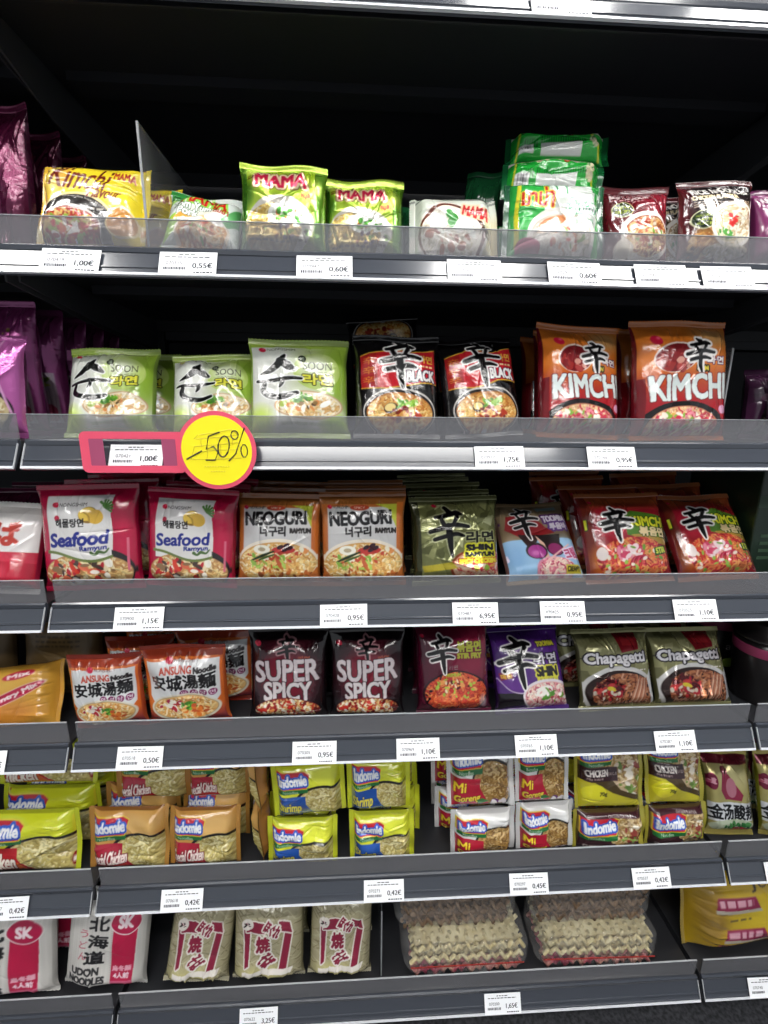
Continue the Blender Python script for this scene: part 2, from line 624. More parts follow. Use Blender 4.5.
def art_green_back(c):
    c.fill('#25b23e')
    c.rect(0, .90, 1, 1, '#d9dccf')
    c.bits(.5, .94, .4, .05, ['#b6452e', '#e9e4d4', '#d8c9a8'], 20, .05)
    c.ell(.22, .80, .075, .10, '#18a034')
    for x in (.40, .56, .68):
        c.ell(x, .74, .022, .03, '#8fe09a')
    for k in range(22):
        x = .30 + k * .026
        c.rect(x, .42, x + .012, .64, '#127028')
    for k in range(6):
        x = .12 + k * .026
        c.rect(x, .30, x + .012, .56, '#127028')
    c.rect(.30, .06, .74, .44, '#dfe3de')
    c.rect(.06, .08, .22, .44, '#e7e9e4')
    c.barcode(.08, .10, .20, .42)
    c.poly([(.93, 0), (.96, 0), (.86, 1), (.83, 1)], '#cfd63a')
    c.poly([(.03, 0), (.05, 0), (.08, 1), (.06, 1)], '#cfd63a')
    c.noodles(.88, .55, .05, .3, ['#cfe0b0', '#e8e0b8', '#3a8a3a'], 20, .012)


def art_dark_green(c):
    c.fill('#1b5a34')
    for k in range(14):
        x = .05 + k * .07
        c.rect(x, 0, x + .012, 1, '#174d2c')
    c.rect(.62, .2, .95, .5, '#b8c0b8')


def art_redbowl(c):
    c.grad('#4f0d16', '#7a1824', 'x', 0, 1)
    c.soft(.8, .8, .4, .4, '#962a3a', .6)
    c.text('INSTANT NOODLES', .06, .93, .70, .965, '#e9dadc')
    c.text('BEEF FLAVOUR', .06, .86, .66, .91, '#f2e6e4', bold=.006)
    c.lines(.06, .80, .6, .84, 1, '#caa0a4')
    c.ell(.24, .68, .17, .11, '#d8d7a0')
    c.ell(.24, .68, .155, .10, '#2c3a12')
    for k, t in enumerate(('NEW', 'RECIPE')):
        c.text(t, .13, .69 - .06 * k, .35, .73 - .06 * k, '#c9d84a')
    c.ell(.60, .30, .42, .34, '#ece6da')
    c.ell(.62, .31, .37, .27, '#8a3a1e')
    c.noodles(.62, .30, .36, .26, ['#e6c98a', '#d8a868', '#b8672e'], 150, .011)
    c.bits(.6, .36, .28, .18, ['#a8321c', '#6a9a34', '#e9d6a0', '#8a2a1c', '#b04a2a', '#f0e6d0'], 46, .045)
    c.ell(.25, .12, .16, .12, '#e6dccc', 35)


def art_rice(c):
    c.grad('#55161d', '#1d1416', 'x', .0, .16)
    c.poly([(.1, .0), (1, .0), (1, .62), (.4, .66), (.1, .3)], '#5a3c22')
    c.soft(.3, .2, .3, .25, '#b07a3a', .9)
    c.soft(.8, .6, .3, .14, '#a07844', .8)
    c.noodles(.22, .14, .2, .16, ['#c9924a', '#a86a2e', '#e0b878'], 50, .014)
    c.text('RICE NOODLES', .08, .84, .92, .93, '#f2efea', rot=2, shear=-.1, bold=.012)
    c.text('CHICKEN FLAVOUR', .08, .75, .74, .81, '#e9d9b0', rot=2, bold=.008)
    c.lines(.1, .63, .9, .72, 3, '#b8a898', .4)
    c.ell(.22, .46, .17, .13, '#d8d8b0')
    c.ell(.22, .46, .155, .118, '#23301a')
    for k, t in enumerate(('NATURAL', 'TASTE', 'RICE')):
        c.text(t, .12, .49 - .055 * k, .33, .525 - .055 * k, '#b8c84a')
    c.ell(.66, .40, .34, .30, '#efe9de')
    c.ell(.66, .41, .30, .25, '#9a6a3c')
    c.noodles(.66, .40, .30, .25, ['#e9dcc0', '#cdb48c', '#f4ecd8'], 150, .011)
    c.bits(.62, .46, .1, .06, ['#d83a34', '#c83030'], 8, .05)
    c.bits(.55, .28, .14, .06, ['#4f9a3c', '#3f8a34'], 9, .05)
    c.ell(.45, .62, .16, .03, '#f4efe6', 40)
    c.noodles(.6, .08, .34, .08, ['#d8cdb4', '#c0b090', '#efe6d2'], 70, .011)


def art_lilac(c):
    art_rice(c)
    c.grad('#7a3060', '#5a2048', 'x', 0, 1)
    c.text('RICE NOODLES', .08, .84, .92, .93, '#f2efea', bold=.01)
    c.ell(.6, .35, .36, .3, '#efe0e6')
    c.noodles(.6, .35, .32, .26, ['#e9dcc0', '#d86a5a', '#f4ecd8'], 120, .011)


def art_soon(c):
    c.fill('#dcdfd6')
    t = np.clip((c.X - .32) * 1.6, 0, 1) * np.clip((c.Y - .1) * 2, 0, 1)
    c.paint(t, '#9fbf42')
    c.soft(.92, .6, .28, .5, '#8fb53a', .8)
    c.soft(.06, .1, .2, .22, '#c5dd6a', 1)
    c.soft(.9, .06, .22, .14, '#a9cf3c', 1)
    c.ell(.69, .66, .26, .22, '#b9d070')
    c.soft(.66, .72, .24, .18, '#e6eed2', .9)
    c.rect(0, .96, 1, 1, '#a4c24a')
    seed_mark(c, .10, .92, .04, 'NONGSHIM', '#44502c', .3)
    c.ell(.53, .80, .045, .042, '#1c281a')
    c.text('純', .505, .775, .555, .825, '#dfe8d0')
    c.text('SOON', .54, .675, .86, .765, '#39402c', bold=.004)
    c.lines(.56, .64, .84, .655, 1, '#7a8a50')
    c.text('라면', .54, .50, .86, .62, '#e6e24a', bold=.012, out='#3c4420', ow=.016)
    c.ell(.60, .26, .38, .16, '#c9a57c')
    c.ell(.60, .26, .36, .145, '#efe2c8')
    c.noodles(.60, .255, .345, .135, ['#f0dca8', '#e0be82', '#d6a868', '#f6ecd0'], 150, .010)
    c.bits(.52, .27, .24, .07, ['#8a6a3a', '#4a3320', '#f2f0e4', '#d88a4a', '#a8c05a'], 26, .035)
    c.bits(.54, .33, .13, .04, GREENS, 18, .035)
    c.ell(.78, .28, .07, .03, '#f6f6f0', 30)
    c.text('SOON VEGGIE NOODLE SOUP', .3, .05, .9, .075, '#7a8a50')
    c.soon(.04, .34, .52, .84)


def art_shin_black(c):
    c.fill('#0d0b0d')
    c.poly([(.03, .44), (.02, .80), (.36, .86), (.70, .84), (.98, .90), (1, .50), (.7, .48), (.35, .42)], '#e0b23a')
    c.poly([(.03, .45), (.02, .79), (.36, .845), (.70, .83), (.98, .885), (1, .515), (.7, .495), (.35, .435)], '#c8202c')
    c.poly([(.03, .45), (.02, .79), (.22, .82), (.24, .44)], '#a81e20')
    for i in range(3):
        c.text('辛', .05, .69 - .1 * i, .2, .77 - .1 * i, '#d8822a')
    c.text('라면', .77, .72, .95, .81, '#f0c24a', bold=.008)
    c.lines(.64, .66, .95, .70, 1, '#f2d8a0')
    c.text('BLACK', .62, .52, .97, .635, '#f4f2f0', bold=.012, out='#2c0a30', ow=.014)
    c.ell(.52, .19, .47, .25, '#d8d4ce')
    c.ell(.52, .185, .455, .235, '#1a1414')
    c.ell(.52, .18, .43, .21, '#b8742e')
    c.noodles(.52, .175, .42, .20, ['#e8bc6a', '#d89a4a', '#efd08a', '#c4762e'], 230, .010)
    c.ell(.40, .22, .09, .055, '#3a241c', 10)
    c.ell(.39, .23, .07, .04, '#f0d890', 10)
    c.bits(.62, .26, .14, .06, ['#7ab83a', '#9acb4a', '#5a9a2c'], 20, .045)
    c.bits(.60, .15, .2, .07, ['#8a2a1c', '#a8341e', '#e0c080', '#7a2018'], 22, .04)
    c.hot(.27, .44, .80, .98, ow=.016)


def art_shin_kimchi(c):
    c.grad('#a3141f', '#dc7a2a', 'y', .28, .62)
    c.soft(.8, .9, .3, .16, '#c2b48a', .5)
    c.ell(.36, .69, .24, .14, '#f0dcd0', 12)
    c.ell(.36, .685, .225, .128, '#7a1d22', 12)
    c.bits(.35, .66, .18, .09, ['#b84a48', '#8a2428', '#d88478', '#a8302c', '#e0a090'], 40, .05)
    seed_mark(c, .16, .85, .065, None)
    c.text('SHIN', .60, .575, .73, .61, '#e9d23a', bold=.01, out='#2c2410', ow=.02)
    c.text('라면', .72, .635, .92, .70, '#f2ece6', bold=.006, out='#5a1c48', ow=.012)
    c.hot(.46, .55, .80, .86, ow=.018)
    c.text('KIMCHI', .08, .31, .97, .53, '#e6f0ee', rot=3, bold=.024, out='#6a1216', ow=.012)
    c.ell(.46, .06, .48, .23, '#151012')
    c.ell(.46, .06, .40, .185, '#c47a5a')
    c.noodles(.46, .06, .39, .175, ['#e8c090', '#e0889a', '#c83c4a', '#f2dcb0'], 170, .010)
    c.bits(.44, .12, .3, .07, ['#c8324a', '#f2e8da', '#7fae3e', '#e88a9a', '#d8a850'], 40, .035)
    c.ell(.93, .22, .06, .04, '#d8a0c0')
    c.rect(0, 0, .04, .5, '#7a0f1a')


def art_seafood(c):
    c.fill('#b3123f')
    c.soft(.92, .5, .12, .5, '#c9204c', .7)
    c.poly([(.10, .95), (.80, .95), (.79, .80), (.80, .5), (.80, .30), (.1, .30)], '#dcdad8')
    c.grad('#e4e2e0', '#d2d0d0', 'y', .4, .9, mask=c.m_poly([(.11, .94), (.79, .94), (.79, .3), (.11, .3)]))
    c.ell(.62, .16, .38, .25, '#2a2224')
    c.ell(.5, .14, .48, .22, '#b88a5a')
    c.noodles(.5, .14, .47, .21, ['#e6cc8e', '#d8b070', '#efe0b4', '#c8935a'], 220, .010)
    c.bits(.45, .18, .4, .12, ['#c8382c', '#f2ecdf', '#4a3a34', '#d86a4a', '#e9d8b0', '#b82a34', '#8a6a4a'], 60, .045)
    for y0, col in ((.33, '#e2dfdb'), (.30, '#6c7d42')):
        pass
    wv = np.where(c.X < .8, .31 + .05 * np.sin((c.X - .1) * 6.5 + 1.6), 9)
    c.paint((c.Y > wv) & (c.Y < wv + .035) & (c.X > .07) & (c.X < .80), '#6c7d42')
    c.paint((c.Y > wv + .03) & (c.Y < .5) & (c.X > .1) & (c.X < .79), '#dedcda')
    c.stroke([(.58, .36), (.62, .34), (.66, .37), (.72, .36), (.76, .4)], (.02, .012, .02, .012, .008), '#4d6a3a')
    c.stroke([(.34, .26), (.36, .20), (.40, .16)], (.02, .03, .02), '#d8402e')
    seed_mark(c, .20, .86, .035, 'NONGSHIM', '#3a3436', .28)
    c.ell(.55, .75, .10, .085, '#8a6a2a', 10)
    c.ell(.54, .76, .09, .07, '#e6c24c', 10)
    c.ell(.62, .73, .085, .075, '#d8ae3e', -10)
    c.stroke([(.50, .78), (.55, .74), (.56, .68)], (.006, .008, .006), '#a8842e')
    for k in range(7):
        a = math.radians(-30 + k * 26)
        c.stroke([(.72, .82), (.72 + .09 * math.cos(a), .82 + .075 * math.sin(a))], (.008, .014), '#4f7c3a')
    c.ell(.22, .725, .03, .03, '#b01c3a')
    c.text('해물탕면', .20, .63, .50, .715, '#1d1a1c', bold=.008)
    c.text('Seafood', .12, .44, .75, .575, '#1f2a86', rot=3, shear=.12, bold=.016)
    c.text('Ramyun', .46, .375, .74, .435, '#1f2a86', rot=3, shear=.12, bold=.008)
    c.rect(.93, .15, .955, .5, '#d86a84')


def art_neoguri(c):
    c.fill('#b8672e')
    c.rect(.05, .3, .93, .90, '#c7c6c6')
    c.soft(.4, .75, .4, .2, '#d8d7d8', .8)
    c.poly([(.62, .94), (.93, .94), (.93, .66), (.82, .88)], '#b4bb3c')
    c.rect(0, .93, 1, 1, '#8c5426')
    c.rect(.93, .3, 1, .95, '#c46a2a')
    seed_mark(c, .08, .90, .03, 'NONGSHIM', '#444444', .2)
    c.ell(.46, .895, .12, .03, '#b8452c')
    c.text('SPICY', .39, .883, .53, .907, '#f2e6d8')
    c.text('NEOGURI', .08, .70, .86, .85, '#141214', rot=2, bold=.024)
    c.text('너구리', .28, .565, .60, .675, '#1a1617', bold=.014)
    c.text('RAMYUN', .66, .60, .92, .655, '#26201e', bold=.012)
    c.ell(.5, .26, .52, .27, '#e8dfd0')
    c.ell(.5, .24, .50, .25, '#d0a05c')
    c.noodles(.5, .22, .50, .25, ['#efd494', '#e2b468', '#f4e3b8', '#d0924a'], 260, .010)
    c.bits(.5, .36, .42, .1, ['#7aa83a', '#e8e0c8', '#b8452e', '#d88a4a'], 40, .035)
    c.ell(.30, .40, .11, .055, '#f2eee0')
    c.ell(.30, .40, .05, .025, '#b8a888')
    c.ell(.58, .395, .15, .045, '#b8322c')
    for p in ((.54, .43), (.62, .45), (.66, .42), (.60, .40)):
        c.ell(p[0], p[1], .045, .025, '#3a1620', 25)
    c.stroke([(.16, .26), (.30, .32), (.46, .38)], (.01, .02, .01), '#2a3a1a')
    c.stroke([(.2, .24), (.34, .30), (.46, .34)], (.01, .015, .01), '#3f5a26')
    c.bits(.45, .22, .3, .06, ['#8ab04a', '#c05a34', '#a8c85a', '#e8c878'], 34, .04)
    c.bits(.6, .12, .35, .08, ['#b8642e', '#d89a50', '#8a4a24'], 30, .035)


def art_spicy_chicken(c):
    c.fill('#7d8050')
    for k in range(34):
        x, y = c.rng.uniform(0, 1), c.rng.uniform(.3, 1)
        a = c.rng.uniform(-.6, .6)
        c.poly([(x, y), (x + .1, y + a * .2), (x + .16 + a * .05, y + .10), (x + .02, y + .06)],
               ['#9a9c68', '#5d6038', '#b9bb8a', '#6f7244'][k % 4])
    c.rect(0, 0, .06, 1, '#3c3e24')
    c.ell(.80, .15, .40, .24, '#8a3a1c')
    c.ell(.80, .15, .37, .21, '#d89a7a')
    c.noodles(.80, .14, .36, .20, ['#e9b89a', '#d8686a', '#f0d0b0', '#c84a4a'], 120, .011)
    c.bits(.8, .2, .25, .1, ['#8fb03c', '#c8324a', '#efe3d0', '#e09a4a'], 26, .04)
    c.poly([(.08, .1), (.5, .14), (.42, .22), (.06, .18)], '#c8b83a')
    seed_mark(c, .25, .95, .03, None)
    c.text('라면', .62, .46, .97, .60, '#17160e', bold=.016, out='#b8ba86', ow=.012)
    c.text('SHIN', .62, .345, .95, .43, '#17160e', bold=.024, out='#d8d42a', ow=.024)
    c.text('RAMYUN', .60, .285, .96, .335, '#17160e', bold=.014, out='#d8d42a', ow=.02)
    c.rect(.50, .185, .99, .265, '#c8361c')
    c.text('SPICY CHICKEN', .52, .20, .98, .252, '#f4e43a', bold=.012)
    c.hot(.16, .28, .66, .92, out='#c9cba0', ow=.01)


def art_toomba(c):
    c.grad('#8a7558', '#9c8767', 'y', .5, 1)
    c.rect(0, 0, 1, .47, '#8fb8da')
    c.soft(.1, .25, .2, .25, '#7aa6d2', .8)
    c.soft(.85, .3, .2, .25, '#a3c8e6', .8)
    c.poly([(.04, .62), (.10, .80), (.40, .84), (.74, .54), (.38, .50), (.30, .40), (.22, .5)], '#a3242a')
    c.poly([(.20, .54), (.30, .34), (.36, .30), (.50, .52)], '#2a1416')
    c.poly([(.46, .52), (.80, .52), (.76, .34), (.50, .34)], '#1c1214')
    c.poly([(.44, .52), (.54, .40), (.58, .02), (.46, .02), (.5, .3)], '#d8b09a')
    c.ell(.40, .30, .15, .11, '#281018')
    c.ell(.40, .29, .125, .09, '#a03488')
    c.soft(.38, .27, .08, .05, '#d078b8', .8)
    c.ell(.68, .33, .13, .10, '#281018')
    c.ell(.68, .32, .105, .08, '#8a2a62')
    c.ell(.62, .08, .28, .14, '#d88fa4')
    c.noodles(.64, .08, .26, .13, ['#f0c8b8', '#e07a90', '#f6e0d0', '#c84a6a'], 70, .012)
    c.stroke([(.50, .15), (.70, .27), (.90, .38)], (.016, .012, .01), '#e8b8b4')
    c.poly([(.60, .88), (.90, .90), (.90, .96), (.58, .95)], '#8aa2a8')
    c.text('TOOMBA', .62, .70, .97, .79, '#f0e6f2', rot=4, bold=.014, out='#5e2270', ow=.035)
    c.text('투움바', .70, .59, .96, .68, '#f0e6f2', rot=4, bold=.012, out='#6a3a92', ow=.035)
    c.text('크림', .80, .20, .98, .33, '#c04a78', rot=12, bold=.014, out='#e9dcf0', ow=.02)
    c.rect(.76, .02, .99, .11, '#cdbf3a')
    c.text('CREAMY', .78, .04, .97, .09, '#3a3412', bold=.01)
    c.hot(.14, .46, .56, .94, ow=.014)


def art_stir_kimchi(c):
    c.grad('#8a1824', '#a04a24', 'y', .8, .92)
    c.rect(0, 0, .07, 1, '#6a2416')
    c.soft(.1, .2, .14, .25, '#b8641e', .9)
    c.soft(.3, .65, .3, .25, '#b81c38', .9)
    c.poly([(.44, .74), (.56, .80), (1.0, .72), (1.0, .40), (.62, .45), (.46, .50)], '#4f7d26')
    c.poly([(.5, .5), (.62, .40), (1, .37), (1, .44), (.6, .5)], '#a88a3a')
    c.ell(.52, .20, .46, .27, '#8a1c1e')
    c.noodles(.52, .20, .46, .27, ['#d84a34', '#e07a4a', '#c42c3a', '#e8a05a'], 280, .011)
    c.soft(.44, .28, .14, .1, '#f0c0cc', .9)
    c.bits(.46, .28, .2, .1, ['#f2d8dc', '#e88aa0', '#f6ecec', '#d04a6a'], 18, .06)
    for k in range(9):
        c.stroke([(.40 + k * .03, .12), (.5 + k * .02, .22), (.66 + .01 * k, .25 - .012 * k)], (.006, .009, .006), ['#a81c38', '#d0405c', '#8a1230'][k % 3])
    c.bits(.5, .18, .42, .2, ['#8fb84a', '#f0e2d0', '#6a9a34', '#e89a4a'], 34, .03)
    c.ell(.12, .28, .06, .08, '#e9dcd8')
    c.text('라면', .46, .60, .60, .655, '#8ab04a', bold=.006)
    c.text('KIMCHI', .52, .595, 1.0, .71, '#eff03a', rot=-2, bold=.018, out='#23400e', ow=.01)
    c.text('볶음면', .60, .475, .98, .58, '#dfc99a', rot=-2, bold=.012, out='#3a4a12', ow=.012)
    c.poly([(.78, .23), (.98, .27), (.97, .37), (.77, .33)], '#2c5a16')
    c.text('STIR', .80, .27, .95, .335, '#d8e04a', rot=8, bold=.01)
    seed_mark(c, .1, .93, .025, None)
    c.hot(.14, .42, .56, .84, ow=.014)


def art_ansung(c):
    c.grad('#7a2440', '#d66a2a', 'y', .0, .30)
    c.rect(0, .92, 1, 1, '#9c3a24')
    c.rect(.04, .88, .96, .93, '#cf6a2e')
    c.poly([(.04, .90), (.98, .90), (.98, .4), (.88, .28), (.14, .28), (.03, .42)], '#d4d5d6')
    c.soft(.5, .7, .4, .2, '#dededf', .8)
    c.poly([(0, .9), (.05, .9), (.05, .42), (.16, .26), (0, .2)], '#d4702c')
    seed_mark(c, .34, .895, .05, 'NONGSHIM', '#6a3a34', .3)
    c.text('ANSUNG', .22, .745, .64, .835, '#c0432e', rot=2, bold=.01)
    c.text('Noodle', .67, .755, .94, .82, '#2a2424', rot=2, bold=.012)
    c.text('安城湯麵', .10, .53, .93, .73, '#161416', rot=2, bold=.014)
    for k, t in enumerate('안성탕면'):
        x = .52 + k * .125
        c.ell(x, .475, .055, .048, '#7a2a5a')
        c.text(t, x - .035, .445, x + .035, .505, '#f0e4ea')
    c.ell(.52, .26, .46, .21, '#d8d0bc')
    c.ell(.52, .265, .43, .185, '#a89878')
    c.ell(.52, .265, .42, .175, '#dcb070')
    c.noodles(.52, .26, .41, .165, ['#efcf8e', '#e2a85e', '#f2e0b6', '#cf8a48'], 190, .010)
    c.bits(.36, .30, .18, .07, ['#f2ece0', '#b8323a', '#a82846', '#efe6d8'], 22, .04)
    c.bits(.56, .30, .1, .05, GREENS, 12, .05)
    c.bits(.66, .22, .18, .07, ['#d8742e', '#c0542a', '#e9c480'], 18, .04)
    c.lines(.3, .06, .8, .09, 1, '#d8b8a0')


def art_super_spicy(c):
    c.fill('#0e090c')
    c.soft(.5, .55, .62, .62, '#5a0f22', 1)
    c.soft(.5, .5, .45, .42, '#7a1428', .8)
    c.rect(0, .93, 1, 1, '#100a0e')
    seed_mark(c, .09, .90, .045, None)
    c.text('라면', .66, .70, .82, .755, '#a04a34', bold=.006)
    c.hot(.34, .69, .66, .97, col='#0a0709', out='#b8868c', ow=.012)
    c.text('SUPER', .06, .46, .94, .71, '#c6bcc0', rot=2, bold=.022, out='#2a0610', ow=.012)
    c.text('SPICY', .18, .235, .84, .44, '#d4ccce', rot=2, bold=.02, out='#2a0610', ow=.012)
    c.ell(.5, .10, .46, .16, '#6a1c18')
    c.noodles(.5, .10, .45, .15, ['#ecd8a0', '#d8a468', '#b83c2a', '#f4ebcc'], 130, .011)
    c.bits(.5, .12, .4, .1, ['#f2eadc', '#c8322a', '#8a1a1c', '#d88a4a'], 34, .035)
    c.lines(.80, .08, .97, .10, 1, '#8a7a7c')


def art_stir_red(c):
    c.fill('#4c0c24')
    c.soft(.75, .7, .5, .5, '#7a1434', 1)
    c.soft(.85, .85, .3, .2, '#a82a4a', .7)
    seed_mark(c, .06, .92, .03, None)
    c.text('볶음면', .56, .72, .92, .84, '#c4c23a', bold=.014, out='#3a1420', ow=.01)
    c.text('STIR FRY', .56, .64, .92, .70, '#c4c23a', bold=.012)
    c.ell(.52, .22, .49, .27, '#2c0814')
    c.noodles(.52, .22, .46, .25, ['#e06438', '#d04a30', '#ea8a50', '#b8362c'], 300, .011)
    c.bits(.52, .28, .36, .13, ['#c8322a', '#8fae3c', '#f0d8b0', '#5a1a16', '#e8a05a', '#a8c84a'], 50, .035)
    c.text('라면', .43, .50, .56, .555, '#8a7a7a')
    c.text('PREMIUM', .38, .42, .60, .455, '#a8b03a', bold=.006)
    c.soft(.92, .1, .08, .12, '#cfcfd0', .6)
    c.hot(.12, .46, .56, .92, ow=.014)


def art_purple(c):
    c.fill('#4c2274')
    c.soft(.8, .75, .4, .4, '#5e2c8e', .9)
    c.rect(0, 0, 1, .20, '#120c14')
    c.poly([(0, .36), (.16, .22), (.34, .18), (.5, .28), (.3, .4)], '#5e2a86')
    c.stroke([(0, .40), (.14, .24), (.32, .19), (.44, .24)], (.006, .008, .008, .005), '#c8b8d0')
    c.poly([(.04, .36), (.22, .40), (.20, .50), (.02, .46)], '#7a1c4a')
    c.text('매콤', .05, .385, .19, .45, '#d8a83a', rot=8, bold=.006)
    c.text('TOOMBA', .64, .79, .92, .85, '#c9c23a', rot=2, bold=.012, out='#2c1240', ow=.018)
    c.text('라면', .56, .55, .92, .69, '#e6e0ec', bold=.01, out='#1a0c28', ow=.02)
    c.text('SHIN', .58, .39, .90, .51, '#1a1408', bold=.026, out='#d2cc3a', ow=.026)
    c.text('RAMYUN', .58, .325, .90, .38, '#d2cc3a', bold=.014)
    c.ell(.72, .14, .40, .21, '#e0d8dc')
    c.ell(.72, .13, .37, .185, '#e2a8a4')
    c.noodles(.72, .13, .36, .175, ['#f2d0c0', '#e28f94', '#f6e6da', '#c86a7a'], 150, .011)
    c.ell(.64, .20, .15, .06, '#f2eee6', 15)
    c.ell(.72, .14, .13, .035, '#4f8a2c', 25)
    c.bits(.72, .12, .28, .1, ['#9a3040', '#f2efe8', '#6a9a34', '#e8b8b0'], 24, .04)
    c.hot(.04, .24, .64, .92, ow=.016)


def art_chapagetti(c):
    c.fill('#8f8d63')
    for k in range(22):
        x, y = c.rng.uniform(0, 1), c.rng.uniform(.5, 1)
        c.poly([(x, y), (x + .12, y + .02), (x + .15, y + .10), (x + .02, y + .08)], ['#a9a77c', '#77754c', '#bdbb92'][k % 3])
    c.poly([(.52, 1), (.86, 1), (.84, .78), (.56, .74)], '#8a1c26')
    c.rect(.60, .84, .80, .95, '#a82a30')
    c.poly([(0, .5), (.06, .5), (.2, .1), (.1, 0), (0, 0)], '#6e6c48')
    c.ell(.5, .20, .54, .36, '#dad8d6')
    c.ell(.5, .19, .49, .31, '#2c1a16')
    c.noodles(.56, .17, .46, .29, ['#8a4a30', '#c07a50', '#5a2c20', '#e0a888', '#a86040'], 240, .011)
    for k in range(10):
        c.stroke([(.62 + .02 * k, .05), (.68 + .02 * k, .2), (.74 + .02 * k, .38)], (.008, .010, .006), ['#c88464', '#e8bca0', '#a8644a'][k % 3])
    c.bits(.34, .24, .2, .12, ['#a81c2c', '#7a1420', '#c83a3a', '#5a1018'], 30, .05)
    c.ell(.36, .25, .07, .03, '#e6d23c', -15)
    c.bits(.3, .15, .2, .08, ['#e8dcc8', '#c83a3a', '#6a1a1c'], 16, .035)
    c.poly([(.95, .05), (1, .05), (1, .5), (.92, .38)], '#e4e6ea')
    c.text('Chapagetti', .03, .56, .92, .75, '#f0ecf0', rot=1, bold=.016, out='#1a1420', ow=.022)
    c.lines(.62, .48, .92, .51, 1, '#efe6dc')


def indomie(c, base, base2, panel, name, pan2=None, lx=.04, logo=(.05, .62, .52, .94), noodle=(.74, .24, .42, .38), rim='#1c1a16', ncol=None):
    c.fill(base)
    c.soft(.7, .8, .5, .3, base2, .9)
    x0, y0, x1, y1 = logo
    cx, cy, rx, ry = noodle
    c.ell(cx, cy, rx * 1.16, ry * 1.18, rim)
    c.noodles(cx, cy, rx * 1.06, ry * 1.05, ncol or ['#d9cc8c', '#c8b870', '#e8dea8', '#ac9a58'], 260, .011, base='#a8965a')
    c.poly([(0, 0), (.62, 0), (.46, .30), (.46, .48), (0, .48)], panel)
    if pan2:
        c.poly([(0, 0), (.56, 0), (.48, .22), (0, .22)], pan2)
    H = y1 - y0
    gy0 = y0 - H * .32
    c.poly([(x0 - .04, gy0), (x1 - .02, gy0 + .03), (x1, y0 + H * .1), (x0 - .04, y0 + H * .06)], '#1f6a34')
    c.paint(c.dil(c.m_poly([(x0 - .04, y0), (x1 - .03, y0 + .02), (x1 + .02, y1 - .05), (x1 - .06, y1), (x0 - .04, y1)]).astype(float), .012 * c.w), '#e6cf3a')
    c.poly([(x0 - .04, y0), (x1 - .03, y0 + .02), (x1 + .02, y1 - .05), (x1 - .06, y1), (x0 - .04, y1)], '#c2182c')
    c.text('Indomie', x0, y0 + H * .22, x1 - .03, y0 + H * .82, '#f4f6fa', rot=3, bold=.016, out='#2c5ac8', ow=.03)
    c.text('Noodles', x0 + .06, gy0 + H * .07, x0 + .30, gy0 + H * .24, '#cfe0c8', bold=.004)
    if name:
        n = len(name)
        for k, t in enumerate(name):
            ya = .46 - .02 - (k + 1) * (.40 / n)
            c.text(t[0], t[2], ya, t[3], ya + .30 / n, t[1], rot=4, shear=.15, bold=.012, out=t[4], ow=.012)


def art_ind_chicken(c):
    indomie(c, '#c9d22a', '#dbe22e', '#b8242c', [('Chicken', '#f2e8dc', .0, .44, '#8a1a1a')], '#d8642e')


def art_ind_special(c):
    indomie(c, '#c8924a', '#dcb068', '#a81c34', [('Special Chicken', '#f6e6e0', .03, .52, '#7a1020')], '#c43a34')


def art_ind_shrimp(c):
    indomie(c, '#ccd22e', '#dce23a', '#1f4fa0', [('Shrimp', '#f0e24a', .02, .38, '#123a7a')], '#1c4690')


def art_ind_goreng(c):
    indomie(c, '#dcdcda', '#e9e9e8', '#b01c34', [('Mi', '#f6d83a', .03, .22, '#8a1020'), ('Goreng', '#f6e24a', .03, .46, '#8a1020')], '#b8203a',
            ncol=['#b89458', '#9c763c', '#d0b078', '#7e5c2e'], noodle=(.70, .36, .34, .36), rim='#26221c')
    c.poly([(.44, .0), (.62, .06), (.5, .12), (.40, .1)], '#3a7a36')
    c.ell(.72, .05, .07, .05, '#6a3a72')
    c.bits(.7, .05, .2, .03, ['#f0e8e6', '#5a2a62', '#d8d0d4'], 8, .05)


def art_ind_flavour(c):
    indomie(c, '#6b5a36', '#8a7a4c', '#3a2226', None, '#b8a82e', logo=(.05, .72, .50, .97),
            noodle=(.74, .50, .36, .48), rim='#7a6838', ncol=['#c9ad7c', '#a88850', '#dcc69a', '#8a6a44'])
    c.bits(.74, .5, .26, .32, ['#7a9a4a', '#c0a888', '#8a3a30', '#efe6d6', '#5d7a34', '#d8c8b0'], 40, .06)
    c.rect(.0, .42, .58, .64, '#35191f')
    c.text('CHICKEN', .06, .50, .42, .60, '#efe8e2', bold=.01)
    c.text('FLAVOUR', .43, .51, .57, .56, '#d8ccc4', bold=.004)
    c.text('Mie Instant', .08, .44, .34, .48, '#d8ccc4')
    c.poly([(0, .42), (.5, .42), (.62, .28), (1, .16), (1, 0), (0, 0)], '#4a3a1c')
    c.poly([(0, .42), (.2, .40), (.5, .22), (.9, .10), (1, .04), (1, 0), (0, 0)], '#c9c02e')
    c.ell(.20, .22, .19, .15, '#e6e02c')
    c.text('70g', .28, .16, .40, .24, '#5a561a', bold=.006)


